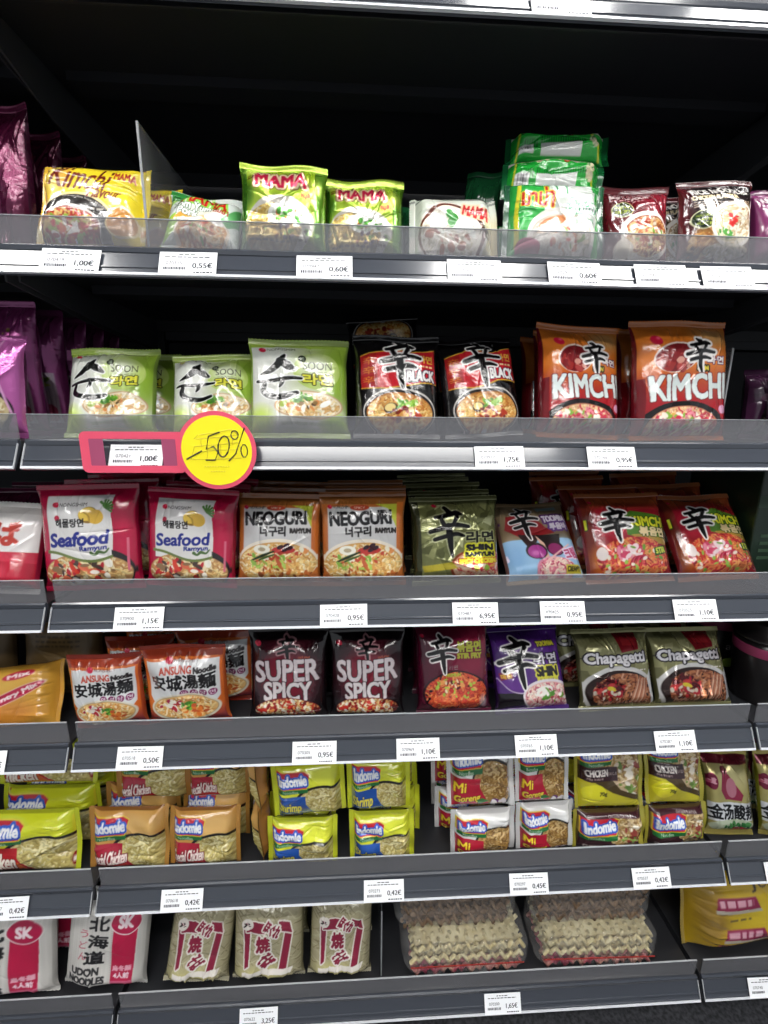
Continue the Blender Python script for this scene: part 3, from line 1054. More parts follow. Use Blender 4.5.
def art_ind_flavour_low(c):
    indomie(c, '#6b5a36', '#8a7a4c', '#3a2226', None, None, logo=(.06, .46, .58, .92),
            noodle=(.78, .46, .32, .5), rim='#7a6838', ncol=['#c9ad7c', '#a88850', '#dcc69a', '#8a6a44'])
    c.bits(.8, .5, .2, .32, ['#7a9a4a', '#c0a888', '#8a3a30', '#efe6d6'], 26, .05)
    c.rect(0, .92, 1, 1, '#43222a')
    c.text('CHICKEN FLAVOUR', .44, .935, .8, .985, '#efe8e2', bold=.004)
    c.poly([(0, 0), (.6, 0), (.52, .26), (0, .2)], '#33181d')
    c.text('CHICKEN', .06, .05, .34, .14, '#d8ccc4', bold=.006)


def art_suan(c):
    c.fill('#b2a868')
    c.soft(.5, .8, .5, .3, '#cdc48c', .9)
    c.rect(0, .90, 1, 1, '#6a1c2c')
    c.ell(.08, .68, .11, .11, '#7a1c3c')
    c.bits(.08, .68, .06, .06, ['#d898a8', '#b0506a'], 10, .05)
    c.ell(.36, .82, .075, .06, '#6a2a34')
    c.poly([(.30, .78), (.44, .78), (.70, .52), (.66, .44), (.34, .44), (.24, .56)], '#962a48')
    c.ell(.48, .60, .10, .13, '#c0788a')
    c.poly([(0, .40), (1, .42), (1, .18), (0, .15)], '#e8eaee')
    c.text('金汤酸辣', .0, .185, .97, .385, '#101216', rot=1, bold=.02)
    c.ell(.5, .08, .5, .11, '#c9d4b8')
    c.bits(.56, .10, .34, .05, ['#3f8a4a', '#5aa05a', '#2c7a3c'], 26, .06)
    c.ell(.62, .03, .2, .045, '#c83c44')


def art_udon(c):
    c.fill('#d3d0cb')
    for k in range(90):
        x = c.rng.uniform(0, 1)
        c.stroke([(x, 0), (x + c.rng.uniform(-.03, .03), .5), (x + c.rng.uniform(-.03, .03), 1)], (.006, .006, .006), ['#e2dfda', '#bdb9b3', '#cfccc6', '#dedbd6'][k % 4])
    c.poly([(.62, .80), (.93, .80), (.90, .04), (.62, .04)], '#c01a48')
    c.ell(.77, .78, .2, .12, '#e9e6e2')
    c.ell(.77, .78, .185, .11, '#b8184a')
    c.text('SK', .68, .73, .86, .83, '#f2dfe4', rot=4, bold=.02)
    c.text('北', .30, .70, .56, .84, '#16161a', bold=.016)
    c.text('海', .30, .51, .56, .65, '#16161a', bold=.016)
    c.text('道', .26, .33, .52, .465, '#16161a', bold=.016)
    for k, t in enumerate('うどん'):
        c.text(t, .18, .62 - .12 * k, .29, .70 - .12 * k, '#c0405a')
    c.text('UDON', .10, .21, .46, .285, '#1c1c20', bold=.014)
    c.text('NOODLES', .06, .11, .54, .185, '#1c1c20', bold=.014)
    c.text('烏冬麵', .64, .24, .88, .30, '#ecb0c0', bold=.006)
    c.text('4人前', .66, .16, .86, .22, '#f4dce4', bold=.008)
    c.rect(.62, .09, .90, .13, '#d86a8a')


def art_yakisoba(c):
    c.fill('#aba382')
    for k in range(150):
        x = c.rng.uniform(-.1, 1)
        y = c.rng.uniform(0, 1)
        c.stroke([(x, y), (x + .1, y + c.rng.uniform(-.06, .06)), (x + .22, y + c.rng.uniform(-.12, .12))], (.006, .008, .006), ['#c2bb98', '#958c6a', '#b5ad8b', '#857c5c'][k % 4])
    c.soft(.4, .1, .5, .2, '#d2c987', .8)
    W = '#ebe4dc'
    R = '#8c1f3c'
    for pts in ([(.14, .70), (.24, .70), (.22, .24), (.16, .20)], [(.78, .66), (.88, .62), (.80, .20), (.68, .18)], [(.18, .62), (.46, .62), (.46, .74), (.30, .76), (.18, .74)], [(.68, .66), (.88, .60), (.84, .72), (.68, .76)]):
        m = c.m_poly(pts).astype(float)
        c.ink(m, R, out=W, ow=.022)
    c.text('ほぐれ', .46, .60, .70, .74, R, rot=-30, bold=.018, out=W, ow=.026)
    c.text('焼', .34, .40, .54, .58, R, bold=.022, out=W, ow=.03)
    c.text('そば', .40, .20, .58, .38, R, rot=-55, bold=.02, out=W, ow=.03)
    c.ell(.2, .72, .09, .075, W)
    c.bits(.2, .72, .05, .04, ['#3a2a2c', '#8c1f3c'], 6, .03)
    c.poly([(.12, .16), (.9, .2), (.86, .13), (.12, .1)], W)


def art_burgundy(c):
    c.fill('#561234')
    c.soft(.7, .6, .5, .5, '#6c1a46', .9)
    c.soft(.3, .3, .3, .3, '#420c2e', .9)
    c.bits(.5, .8, .3, .06, ['#a8a04a', '#8a8a4a', '#c9c9b0'], 8, .03)
    c.lines(.4, .3, .8, .5, 3, '#6a2850')


def art_magenta(c):
    c.fill('#7a2a62')
    c.soft(.75, .5, .4, .6, '#a04488', .8)
    c.rect(.55, .05, .95, .5, '#b09aa8')
    c.bits(.75, .42, .15, .06, ['#a8a84a', '#6a7a34', '#3a3420'], 14, .05)
    c.ell(.8, .14, .1, .08, '#a03a5a')
    c.bits(.7, .8, .2, .05, ['#b0a050', '#8a8a3a'], 6, .03)
    c.text('雪', .12, .6, .4, .85, '#c4a0b8', bold=.01)


def art_magenta_front(c):
    c.grad('#8a3274', '#b25a9e', 'x', .3, .8)
    c.ell(.55, .22, .42, .28, '#1a1216')
    c.ell(.55, .22, .38, .24, '#c9b98a')
    c.noodles(.55, .22, .37, .23, ['#d8c89a', '#b89a6a', '#efe3c0'], 130, .011)
    c.bits(.55, .26, .3, .14, ['#7a8a3a', '#a8683a', '#e8dcc0', '#5a6a2a'], 34, .045)
    c.stroke([(.8, 1), (.82, .6), (.95, .2)], (.01, .016, .012), '#d8a0cc')


def art_white_red(c):
    c.fill('#e6e2e0')
    c.rect(0, 0, 1, .38, '#b01a34')
    c.poly([(0, .38), (1, .3), (1, .44), (0, .44)], '#c83048')
    c.text('ば', .60, .52, .84, .80, '#c0392a', bold=.03)
    c.text('そ', .28, .52, .52, .80, '#c0392a', bold=.03)
    c.soft(.5, .2, .3, .14, '#d86a74', .7)
    c.rect(0, .92, 1, 1, '#cfcac8')


def art_curry(c):
    c.fill('#cf9a3a')
    c.soft(.4, .75, .5, .3, '#dfb14c', .9)
    c.soft(.6, .2, .4, .3, '#c27a2c', .8)
    c.ell(.62, .50, .34, .10, '#e9d9c8', 22)
    c.ell(.62, .50, .32, .09, '#b01c40', 22)
    c.text('Country Mix', .36, .45, .88, .54, '#f2dfe0', rot=22, bold=.01)
    c.ell(.68, .86, .15, .07, '#b8243c', 10)
    c.text('Mix', .58, .83, .78, .89, '#f2d8d8', rot=10, bold=.008)
    c.ell(.1, .3, .3, .3, '#c9c2a0')
    c.bits(.1, .3, .2, .2, ['#8aa04a', '#e0d0a0', '#5a6a30', '#f0e8d0'], 30, .05)


def art_brown(c):
    c.fill('#5d4a2e')
    c.soft(.5, .6, .5, .4, '#7a623c', .9)
    c.lines(.2, .6, .8, .8, 3, '#4a3820')


def art_jumbo(c):
    c.fill('#c2a01c')
    c.soft(.6, .5, .5, .4, '#d6bb2a', .9)
    c.soft(.1, .5, .15, .6, '#8a6a24', .8)
    for y, x in ((.62, .12), (.20, .18)):
        c.poly([(x, y), (x + .36, y - .02), (x + .32, y + .14), (x + .02, y + .14)], '#8c2448')
        c.lines(x + .03, y + .02, x + .30, y + .12, 1, '#d8a0b0', .8)
        c.poly([(x, y - .05), (x + .38, y - .06), (x + .36, y - .02), (x, y)], '#b8b0a0')
    c.lines(.22, .44, .40, .50, 1, '#6a5a30')
    c.rect(.15, 0, 1, .12, '#b0645a')
    c.noodles(.6, .04, .45, .08, ['#c86a4a', '#e0a068', '#9a3a44', '#d89a78'], 80, .012)
    c.text('Jes', .42, .80, .62, .97, '#2c2410', bold=.004)


def art_maroon(c):
    c.fill('#4a0f1c')
    c.soft(.5, .7, .5, .3, '#64182a', .9)
    c.hot(.1, .4, .6, .85, ow=.01, out='#8a6a6a')


def art_purple_dim(c):
    c.fill('#4a2544')
    c.soft(.5, .8, .5, .25, '#663660', .9)
    c.ell(.55, .3, .22, .2, '#3a3420')
    c.bits(.55, .3, .2, .2, ['#7a6a3a', '#5a3a2a', '#8a7a5a', '#6a3048'], 30, .05)
    c.ell(.3, .6, .1, .06, '#8a5a7a')
    c.lines(.2, .9, .8, .94, 1, '#7a5a74')


# ------------------------------------------------------------------ packet bodies
def vgrid(nu, nv, base=0, flip=False):
    i = np.arange(nv - 1)[:, None] * nu + np.arange(nu - 1)[None, :] + base
    q = np.stack([i, i + 1, i + nu + 1, i + nu], -1).reshape(-1, 4)
    return q[:, ::-1] if flip else q


def raw_mesh(name, v, q, col, m):
    me = bpy.data.meshes.new(name)
    me.vertices.add(len(v))
    me.vertices.foreach_set('co', np.asarray(v, np.float32).ravel())
    n = len(q)
    me.loops.add(n * 4)
    me.loops.foreach_set('vertex_index', np.asarray(q, np.int32).ravel())
    me.polygons.add(n)
    me.polygons.foreach_set('loop_start', np.arange(0, n * 4, 4, dtype=np.int32))
    me.polygons.foreach_set('use_smooth', np.ones(n, bool))
    me.update(calc_edges=True)
    a = me.color_attributes.new('print', 'FLOAT_COLOR', 'POINT')
    c4 = np.ones((len(v), 4), np.float32)
    c4[:, :3] = col
    a.data.foreach_set('color', c4.ravel())
    me.materials.append(m)
    me.validate()
    return me


ART = {}


def sheet(art, cols, w, h, seed):
    key = (art.__name__, cols, round(w / h, 2))
    if key not in ART:
        rows = max(20, int(cols * h / w))
        c = Canvas(cols * 2, rows * 2, w, h, seed)
        art(c)
        ART[key] = c.done()
    return ART[key]


def pouch(name, art, w, h, t, m, cols=130, axis='y', side=None, seal=None, back=None, seed=0, sl=.009, crease=1.0, sag=.14, top=.27, amp=1.):
    """a sealed film packet: pillow body with creased film, and the two crimped end seals. Returns (body mesh, [seal meshes]);
    origin at the middle of the lower edge, front towards -Y"""
    rng = np.random.default_rng(seed * 7 + 3)
    im = sheet(art, cols, w, h, 11)
    rows = im.shape[0]
    W, Hh = (w, h - 2 * sl) if axis == 'y' else (h, w - 2 * sl)      # across / along the seal axis
    nu, nv = cols, rows
    # print coordinates
    U, V = np.meshgrid(np.linspace(-1, 1, nu), np.linspace(0, 1, nv))
    P, Q = (U, V) if axis == 'y' else (2 * V - 1, (U + 1) / 2)

    def shape(P, Q, sgn):
        lo, hi = (sag, top) if axis == 'y' else (.15, .15)
        e = np.sin(np.clip(Q / lo, 0, 1) * math.pi / 2) ** .8 * np.sin(np.clip((1 - Q) / hi, 0, 1) * math.pi / 2) ** .9
        prof = np.clip(1 - np.abs(P) ** 4, 0, 1) ** .6
        inner = np.clip(1 - P ** 6, 0, 1) * np.clip(np.sin(Q * math.pi) * 4, 0, 1)
        d = t / 2 * e * prof
        r2 = np.random.default_rng(seed * 13 + (5 if sgn < 0 else 9))
        n = np.zeros_like(P)
        for _ in range(7):
            fx, fy, ph = r2.uniform(-7, 7), r2.uniform(-7, 7), r2.uniform(0, 6.3)
            n += np.sin(fx * P + fy * Q * 1.6 + ph) * .0012 * amp
        for _ in range(int(20 * crease)):
            p0, sx, ln, am, wd = r2.uniform(-.95, .95), r2.uniform(-.9, .9), r2.uniform(.10, .34), r2.uniform(-.0050, .0050) * amp, r2.uniform(.02, .05)
            z = Q if r2.random() < .38 else 1 - Q
            n += am * np.exp(-np.abs(P - p0 - sx * z) / wd) * np.exp(-(z / ln) ** 2) * np.clip(z * 18, 0, 1)
        for _ in range(int(5 * crease)):
            a, c0, am, wd = r2.uniform(0, 3.14), r2.uniform(-.6, .6), r2.uniform(-.0028, .0028) * amp, r2.uniform(.02, .05)
            x, y = P, 2 * Q - 1
            dd = x * math.cos(a) + y * math.sin(a) - c0
            tt = -x * math.sin(a) + y * math.cos(a) - r2.uniform(-.6, .6)
            n += am * np.exp(-np.abs(dd) / wd) * np.exp(-(tt / .5) ** 2)
        d = d + n * inner
        edge = np.exp(-Q / .05) + np.exp(-(1 - Q) / .07)
        y = sgn * d + wav(P, Q) * np.clip(edge, 0, 1)
        hw = W / 2 * (1 - .055 * e)
        a = P * hw
        b = sl + Q * Hh
        return a, y, b

    k1, f1, k2, f2 = rng.uniform(2, 5), rng.uniform(0, 6), rng.uniform(2, 5), rng.uniform(0, 6)

    def wav(P, Q):
        return np.where(Q < .5, .0018 * np.sin(k1 * P + f1), .0032 * np.sin(k2 * P + f2))

    def place(a, y, b):
        if axis == 'y':
            return np.stack([a, y, b], -1).reshape(-1, 3)
        return np.stack([b - w / 2, y, a + h / 2], -1).reshape(-1, 3)

    v1 = place(*shape(P, Q, -1))
    su, sv = (1.085, 1.03) if axis == 'y' else (1.03, 1.11)      # the print keeps clear of the folded sides
    iu = np.clip(((U + 1) / 2 - .5) * su + .5, 0, 1) * (nu - 1)
    iv = np.clip((V - .5) * sv + .5, 0, 1) * (nv - 1)
    u0, v0 = np.minimum(iu.astype(int), nu - 2), np.minimum(iv.astype(int), nv - 2)
    fu, fv = (iu - u0)[..., None], (iv - v0)[..., None]
    c1 = (im[v0, u0] * (1 - fu) * (1 - fv) + im[v0, u0 + 1] * fu * (1 - fv) + im[v0 + 1, u0] * (1 - fu) * fv + im[v0 + 1, u0 + 1] * fu * fv)
    if side is not None:
        c1[np.abs(P) > .955] = lin(hx(side))
    nb = 26
    Ub, Vb = np.meshgrid(np.linspace(-1, 1, nb), np.linspace(0, 1, nb))
    Pb, Qb = (Ub, Vb) if axis == 'y' else (2 * Vb - 1, (Ub + 1) / 2)
    v2 = place(*shape(Pb, Qb, 1))
    cb = lin(hx(back or side)) if (back or side) else im.reshape(-1, 3).mean(0)
    c2 = np.tile(cb, (nb * nb, 1))
    q = np.concatenate([vgrid(nu, nv), vgrid(nb, nb, nu * nv, True)])
    body = raw_mesh(name, np.concatenate([v1, v2]), q, np.concatenate([c1.reshape(-1, 3), c2]), m)
    seals = []
    ns, nr = 56, 6
    for end in (0, 1):
        Ps, Rs = np.meshgrid(np.linspace(-1, 1, ns), np.linspace(0, 1, nr))
        bend = rng.uniform(-.003, .003)
        a = Ps * W / 2 * (1 + .0 * Rs)
        y0 = wav(Ps, np.full_like(Ps, float(end))) * 1.0 + bend * Rs ** 2 + .0004 * np.where((np.arange(nr) % 2)[:, None] == 0, 1, -1)
        zig = np.where((np.arange(ns) % 2)[None, :] == 0, 0., -.0014) * (Rs > .99)
        ext = Rs * sl + zig
        b = (sl + Hh + ext) if end else (sl - ext)
        vf = place(a, y0 - .0003, b)
        vb = place(a, y0 + .0003, b)
        if seal is not None:
            cs = np.tile(lin(hx(seal)), (ns * nr, 1))
        else:
            line = (im[-2 if end else 1] if axis == 'y' else im[:, -2 if end else 1])
            cs = np.tile(line[np.linspace(0, len(line) - 1, ns).astype(int)], (nr, 1))
        fl = bool(end) == (axis == 'x')
        qq = np.concatenate([vgrid(ns, nr, 0, not end), vgrid(ns, nr, ns * nr, bool(end))])
        seals.append(raw_mesh('seal', np.concatenate([vf, vb]), qq, np.concatenate([cs, cs]), m))
    return body, seals


def pose(o, x, y, z, lean, yaw, roll):
    o.matrix_basis = Matrix.Translation((x, y, z)) @ Matrix.Rotation(yaw, 4, 'Z') @ Matrix.Rotation(-lean, 4, 'X') @ Matrix.Rotation(roll, 4, 'Y')


def packet(spec, kind, x, y, zs, zoff, lean, yaw, roll, label, group=None):
    """one packet with its own seals as parts, resting at shelf height zs + zoff"""
    body, seals = kind['meshes']
    o = bpy.data.objects.new('noodle_packet', body)
    COL.objects.link(o)
    for i, s in enumerate(seals):
        nm = ('bottom_seal', 'top_seal')[i] if kind['axis'] == 'y' else 'end_seal'
        c = bpy.data.objects.new(nm, s)
        COL.objects.link(c)
        c.parent = o
    pose(o, x, y + kind['t'] * .42, 0, lean, yaw, roll)
    o.location.z = zs + zoff - lowest(o) + .0008
    tag(o, label, 'noodles', group)
    return o


def dup(root, dx, dy, dz, dl, label, group, lie=None, dyaw=0.):
    """a copy of a packet and of its seals, standing further back"""
    r = root.copy()
    COL.objects.link(r)
    for ch in list(root.children):
        d = ch.copy()
        COL.objects.link(d)
        d.parent = r
    mw = Matrix.Translation((dx, dy, dz)) @ root.matrix_basis
    if dl or dyaw:
        loc = mw.translation.copy()
        mw = Matrix.Translation(loc) @ Matrix.Rotation(dyaw, 4, 'Z') @ Matrix.Rotation(-dl, 4, 'X') @ Matrix.Translation(-loc) @ mw
    r.matrix_basis = mw
    r['label'] = label
    if group:
        r['group'] = group
    elif 'group' in r:
        del r['group']
    if dl or dyaw:
        base = root.location.z + lowest(root)
        r.location.z += base + dz - (r.location.z + lowest(r))
    return r


def lowest(o):
    lo = 9.
    R = np.array(o.matrix_basis)[:3, :3]
    for p in [o] + list(o.children):
        n = len(p.data.vertices)
        co = np.empty(n * 3, np.float32)
        p.data.vertices.foreach_get('co', co)
        lo = min(lo, float((co.reshape(-1, 3) @ R.T)[:, 2].min()))
    return lo

# lamps over the aisle: x, y, width, depth; the last added for frontal fill
LAMPS = [(-.82, -.37, .45, .74), (.98, -.37, .36, .74), (1.85, -.37, .8, .74), (.4, -1.42, 2.6, .16), (.4, -2.4, 2.6, .2)]
WORLD = .31
EXPO = .34
FIT = {
    'kimchi': (1, 0.115, 0.011, 0.000, 0.156, 0.118, 0.32, -0.02, 0.03),
    'tomyum': (1, 0.257, 0.010, 0.000, 0.098, 0.109, 0.58, 0.14, 0.09),
    'mama1': (1, 0.371, 0.016, 0.000, 0.114, 0.129, 0.21, 0.03, 0.01),
    'mama2': (1, 0.483, 0.032, 0.000, 0.113, 0.127, 0.29, -0.02, -0.00),
    'pho': (1, 0.612, 0.013, 0.000, 0.128, 0.108, 0.48, -0.08, 0.00),
    'phoback': (1, 0.588, 0.040, 0.000, 0.099, 0.111, 0.27, -0.03, -0.03),
    'senlek': (1, 0.753, 0.008, 0.000, 0.145, 0.112, 0.31, -0.11, 0.05),
    'redbowl': (1, 0.885, 0.025, 0.000, 0.095, 0.122, 0.26, -0.04, 0.02),
    'rice': (1, 0.994, 0.008, 0.000, 0.100, 0.123, 0.19, -0.06, 0.01),
    'soon1': (2, 0.100, 0.033, 0.000, 0.117, 0.147, 0.44, 0.05, -0.04),
    'soon2': (2, 0.252, 0.035, 0.000, 0.119, 0.141, 0.48, 0.12, -0.03),
    'soon3': (2, 0.384, 0.033, 0.000, 0.147, 0.155, 0.29, 0.11, 0.01),
    'black1': (2, 0.537, 0.034, 0.000, 0.133, 0.164, 0.28, 0.05, 0.01),
    'black2': (2, 0.679, 0.033, 0.000, 0.115, 0.168, 0.37, 0.03, -0.07),
    'kimchi1': (2, 0.834, 0.031, 0.000, 0.130, 0.180, 0.23, 0.12, 0.04),
    'kimchi2': (2, 0.989, 0.030, 0.000, 0.165, 0.188, 0.17, 0.03, -0.01),
    'seafood1': (3, 0.048, 0.028, 0.000, 0.159, 0.169, 0.14, 0.02, -0.02),
    'seafood2': (3, 0.196, 0.032, 0.000, 0.149, 0.160, 0.12, -0.01, 0.05),
    'neo1': (3, 0.340, 0.034, 0.000, 0.134, 0.153, 0.19, -0.01, 0.02),
    'neo2': (3, 0.483, 0.033, 0.000, 0.136, 0.157, 0.11, -0.01, -0.01),
    'spicychk': (3, 0.644, 0.032, 0.000, 0.140, 0.149, 0.30, 0.00, -0.03),
    'toomba': (3, 0.804, 0.033, 0.000, 0.137, 0.162, 0.76, 0.05, -0.03),
    'stir1': (3, 0.954, 0.032, 0.000, 0.149, 0.161, 0.46, 0.03, -0.02),
    'stir2': (3, 1.121, 0.034, 0.000, 0.139, 0.164, 0.63, 0.04, -0.02),
    'ansung1': (4, 0.047, 0.019, 0.000, 0.122, 0.135, 0.01, 0.03, -0.02),
    'ansung2': (4, 0.178, 0.024, 0.000, 0.143, 0.147, 0.01, -0.00, -0.02),
    'super1': (4, 0.349, 0.024, 0.000, 0.131, 0.163, 0.19, -0.01, 0.00),
    'super2': (4, 0.489, 0.023, 0.000, 0.126, 0.160, 0.20, -0.01, -0.00),
    'stirpur': (4, 0.648, 0.025, 0.000, 0.132, 0.161, 0.31, -0.03, -0.03),
    'purple': (4, 0.791, 0.024, 0.000, 0.131, 0.150, 0.52, 0.03, -0.03),
    'chap1': (4, 0.957, 0.025, 0.000, 0.129, 0.144, 0.41, 0.01, -0.01),
    'chap2': (4, 1.105, 0.026, 0.000, 0.136, 0.143, 0.48, 0.01, -0.00),
    'ychick': (5, -0.142, 0.021, 0.000, 0.190, 0.112, 0.19, -0.03, -0.01),
    'spec1': (5, 0.047, 0.020, 0.000, 0.138, 0.112, 0.19, -0.03, 0.00),
    'spec2': (5, 0.185, 0.019, 0.000, 0.128, 0.106, 0.19, 0.00, 0.01),
    'shr1': (5, 0.366, 0.016, 0.000, 0.132, 0.104, 0.02, -0.02, 0.01),
    'shr2': (5, 0.518, 0.016, 0.000, 0.125, 0.105, 0.07, -0.02, -0.02),
    'shrt1': (5, 0.382, 0.029, 0.088, 0.136, 0.110, 0.07, 0.01, -0.05),
    'shrt2': (5, 0.512, 0.033, 0.096, 0.122, 0.106, 0.12, -0.02, -0.02),
    'mi1': (5, 0.715, 0.020, 0.000, 0.127, 0.102, 0.02, -0.00, -0.03),
    'mi2': (5, 0.840, 0.022, 0.000, 0.115, 0.102, 0.10, -0.00, -0.03),
    'mit1': (5, 0.710, 0.031, 0.092, 0.133, 0.110, 0.25, -0.04, -0.02),
    'mit2': (5, 0.833, 0.033, 0.095, 0.109, 0.102, 0.24, -0.03, -0.02),
    'chkt1': (5, 0.970, 0.031, 0.071, 0.141, 0.117, 0.29, -0.03, -0.01),
    'chkt2': (5, 1.106, 0.032, 0.071, 0.119, 0.112, 0.33, -0.04, -0.00),
    'chkb1': (5, 0.969, 0.020, 0.000, 0.146, 0.081, 0.12, -0.03, -0.02),
    'chkb2': (5, 1.107, 0.020, 0.000, 0.128, 0.082, 0.13, 0.01, -0.02),
    'suan': (5, 1.227, 0.029, 0.000, 0.080, 0.157, 0.39, -0.04, 0.03),
    'sk1': (6, -0.192, 0.020, 0.000, 0.115, 0.213, 0.12, 0.00, 0.06),
    'sk2': (6, -0.040, 0.013, 0.000, 0.140, 0.211, 0.19, 0.04, 0.11),
    'yak1': (6, 0.140, 0.021, 0.000, 0.115, 0.167, 0.30, 0.08, 0.14),
    'yak2': (6, 0.286, 0.023, 0.000, 0.141, 0.171, 0.25, 0.01, 0.02),
    'yak3': (6, 0.425, 0.027, 0.000, 0.132, 0.171, 0.20, 0.03, 0.05),
}


# ------------------------------------------------------------------ the room
mb = MB(); mb.box(-2.2, 3.6, -3.2, .62, -.06, 0); struct(mb.build('floor', M['floor']))
mb = MB(); mb.box(-2.2, 3.6, -3.2, .62, 2.9, 2.96); struct(mb.build('ceiling', M['ceiling']))
mb = MB(); mb.box(-2.2, 3.6, .56, .62, 0, 2.9); struct(mb.build('wall_back', M['panel']))
lamp_mat = emit('lamp_diffuser', (1.0, .985, .96), 20.)
for lx, ly, lw, ld in LAMPS:
    t = empty('ceiling_light', (lx, ly, 2.88))
    tag(t, 'white strip light under the ceiling above the aisle', 'light', 'aisle ceiling lights')
    mb = MB()
    mb.box(-lw / 2 - .02, lw / 2 + .02, -ld / 2 - .02, ld / 2 + .02, -.02, .0)
    mb.build('housing', M['housing'], t)
    mb = MB()
    mb.box(-lw / 2, lw / 2, -ld / 2, ld / 2, -.05, -.022)
    mb.build('diffuser', lamp_mat, t)

# ------------------------------------------------------------------ shelving
BAY = ((-S, -.006, 'the bay beyond the purple packets'), (.004, S - .004, 'the main bay'), (S + .006, 2 * S, 'the bay by the green carton'))
ROWN = {0: 'uppermost', 1: 'top row', 2: 'second row', 3: 'third row', 4: 'fourth row', 5: 'fifth row', 6: 'bottom row'}
LAB = {
    (1, 0): 'empty-looking black steel shelf above all the packets, its rail glowing white',
    (1, 1): 'steel shelf with blown-out rail carrying the yellow kimchi and green packets',
    (1, 2): 'steel shelf with the discount disc on its rail, carrying lime and black packets',
    (1, 3): 'steel shelf carrying the white and crimson seafood packets',
    (1, 4): 'steel shelf carrying the two black super spicy packets',
    (1, 5): 'steel shelf carrying yellow and white packets piled two high',
    (1, 6): 'lowest steel shelf of the middle bay, carrying clear bags of noodles',
    (0, 0): 'black steel shelf above the tall burgundy bags, rail out of sight',
    (0, 1): 'black steel shelf carrying the tall burgundy bags',
    (0, 2): 'steel shelf carrying the magenta noodle bags',
    (0, 3): 'steel shelf carrying the white and red soba packet',
    (0, 4): 'steel shelf carrying the gold curry packet',
    (0, 5): 'steel shelf carrying the yellow chicken packet beside the brown ones',
    (0, 6): 'lowest steel shelf under the white udon bag with the red circle',
    (2, 0): 'black steel shelf above the lilac rice noodle packet',
    (2, 1): 'steel shelf running on past the lilac rice noodle packet',
    (2, 2): 'steel shelf carrying the dim purple packets beyond the clear divider',
    (2, 3): 'steel shelf carrying the dark green carton',
    (2, 4): 'steel shelf carrying the dark cup with a pink band',
    (2, 5): 'steel shelf carrying the last gold sour soup packet',
    (2, 6): 'lowest steel shelf carrying the big yellow bag',
}
RAIL_H, RAIL_D = .039, .020


def shelf(b, k):
    x0, x1, _ = BAY[b]
    z = ZS[k]
    t = empty('shelf', ((x0 + x1) / 2, 0, z))
    w = (x1 - x0) / 2
    tag(t, LAB[(b, k)], 'shelf', None)
    mb = MB()
    mb.prism([(.002, 0), (.002, -.032), (.006, -.032), (.006, -.006), (DEPTH - .012, -.006), (DEPTH - .012, -.03), (DEPTH - .008, -.03), (DEPTH - .008, 0)], -w, w)
    mb.build('deck', M['deck'] if k else M['black'], t, bevel=.0008)
    mb = MB()
    mb.prism([(.16, -.0065), (.16, -.02), (.20, -.02), (.20, -.0065)], -w + .03, w - .03)
    mb.build('stiffener', M['black'], t)
    # price rail: tilted face, groove, rolled top edge
    r = [(.0, .001), (-.0035, -.001), (-.004, -.004)]
    f = lambda u, o=0.: (-.004 - (RAIL_D - .004) * u - o * .84, -.004 - (RAIL_H - .006) * u + o * .54)
    prof = [(.0015, .002), (-.002, .0025), (-.0045, .0005), f(.03), f(.05, -.0012), f(.60, -.0012), f(.63, .0004), f(.68, .0004), f(.70, -.0010), f(.95, -.0010), f(.97, .001), f(1.0, .001), (-RAIL_D + .003, -RAIL_H - .001), (.0015, -.012)]
    mb = MB()
    mb.prism(prof, -w, w)
    rail = mb.build('price_rail', M['rail'], t)
    mb = MB()
    mb.prism([f(.93, .0002), f(.93, .0022), f(1.03, .0022), f(1.03, -.001)], -w, w)
    mb.build('edge_strip', M['bead'], rail)
    for s in (-1, 1):
        mb = MB()
        mb.prism([f(.0, .0016), f(1.0, .0018), f(1.0, -.0005), f(.0, -.0005)], s * w - .0006, s * w + .0006)
        mb.build('end_edge', M['lip_edge'], rail)
    # clear upstand
    mb = MB()
    mb.box(-w + .002, w - .002, .0025, .0045, .0012, LIP)
    lip = mb.build('clear_upstand', M['lip'], t)
    mb = MB()
    mb.box(-w + .002, w - .002, .0022, .0048, LIP, LIP + .0008)
    mb.build('upstand_edge', M['lip_edge'], lip)
    for s in (-1, 1):
        mb = MB()
        xo = s * (w - .004)
        pr = [(.03, -.007), (.03, -.04), (.16, -.075), (.30, -.09), (DEPTH - .012, -.10), (DEPTH - .012, -.007)]
        if k or b == 0:
            pr = [(.03, -.007), (.03, -.036), (.2, -.055), (DEPTH - .012, -.07), (DEPTH - .012, -.007)]
        mb.prism(pr, xo - .0015, xo + .0015)
        mb.build('bracket', M['bracket'], t)
    return t


LIP = .037
for b in range(3):
    for k in range(7):
        shelf(b, k)
for i, x in enumerate((-S, 0, S, 2 * S)):
    mb = MB()
    mb.box(x - .02, x + .02, DEPTH, DEPTH + .05, 0, 2.3)
    for j in range(44):
        z = .06 + j * .05
        mb.box(x - .012, x - .006, DEPTH - .001, DEPTH, z, z + .03)
        mb.box(x + .006, x + .012, DEPTH - .001, DEPTH, z, z + .03)
    tag(mb.build('shelf_upright', M['black']), ('black slotted upright far beyond the burgundy bags', 'black slotted upright between the magenta bags and the lime packets',
        'black slotted upright behind the clear divider and the green carton', 'black slotted upright at the end beyond the green carton')[i], 'upright')
for b in range(3):
    x0, x1, _ = BAY[b]
    for j, (z0, z1) in enumerate(((.02, .60), (.605, 1.2), (1.205, 1.46), (1.465, 1.56), (1.565, 2.2))):
        mb = MB()
        mb.box(x0 + .022, x1 - .022, DEPTH - .004 + (.012 if j != 3 else 0), DEPTH + .03, z0, z1)
        struct(mb.build('trim_%d' % (b * 5 + j + 1), M['panel'] if j != 3 else M['bracket']))
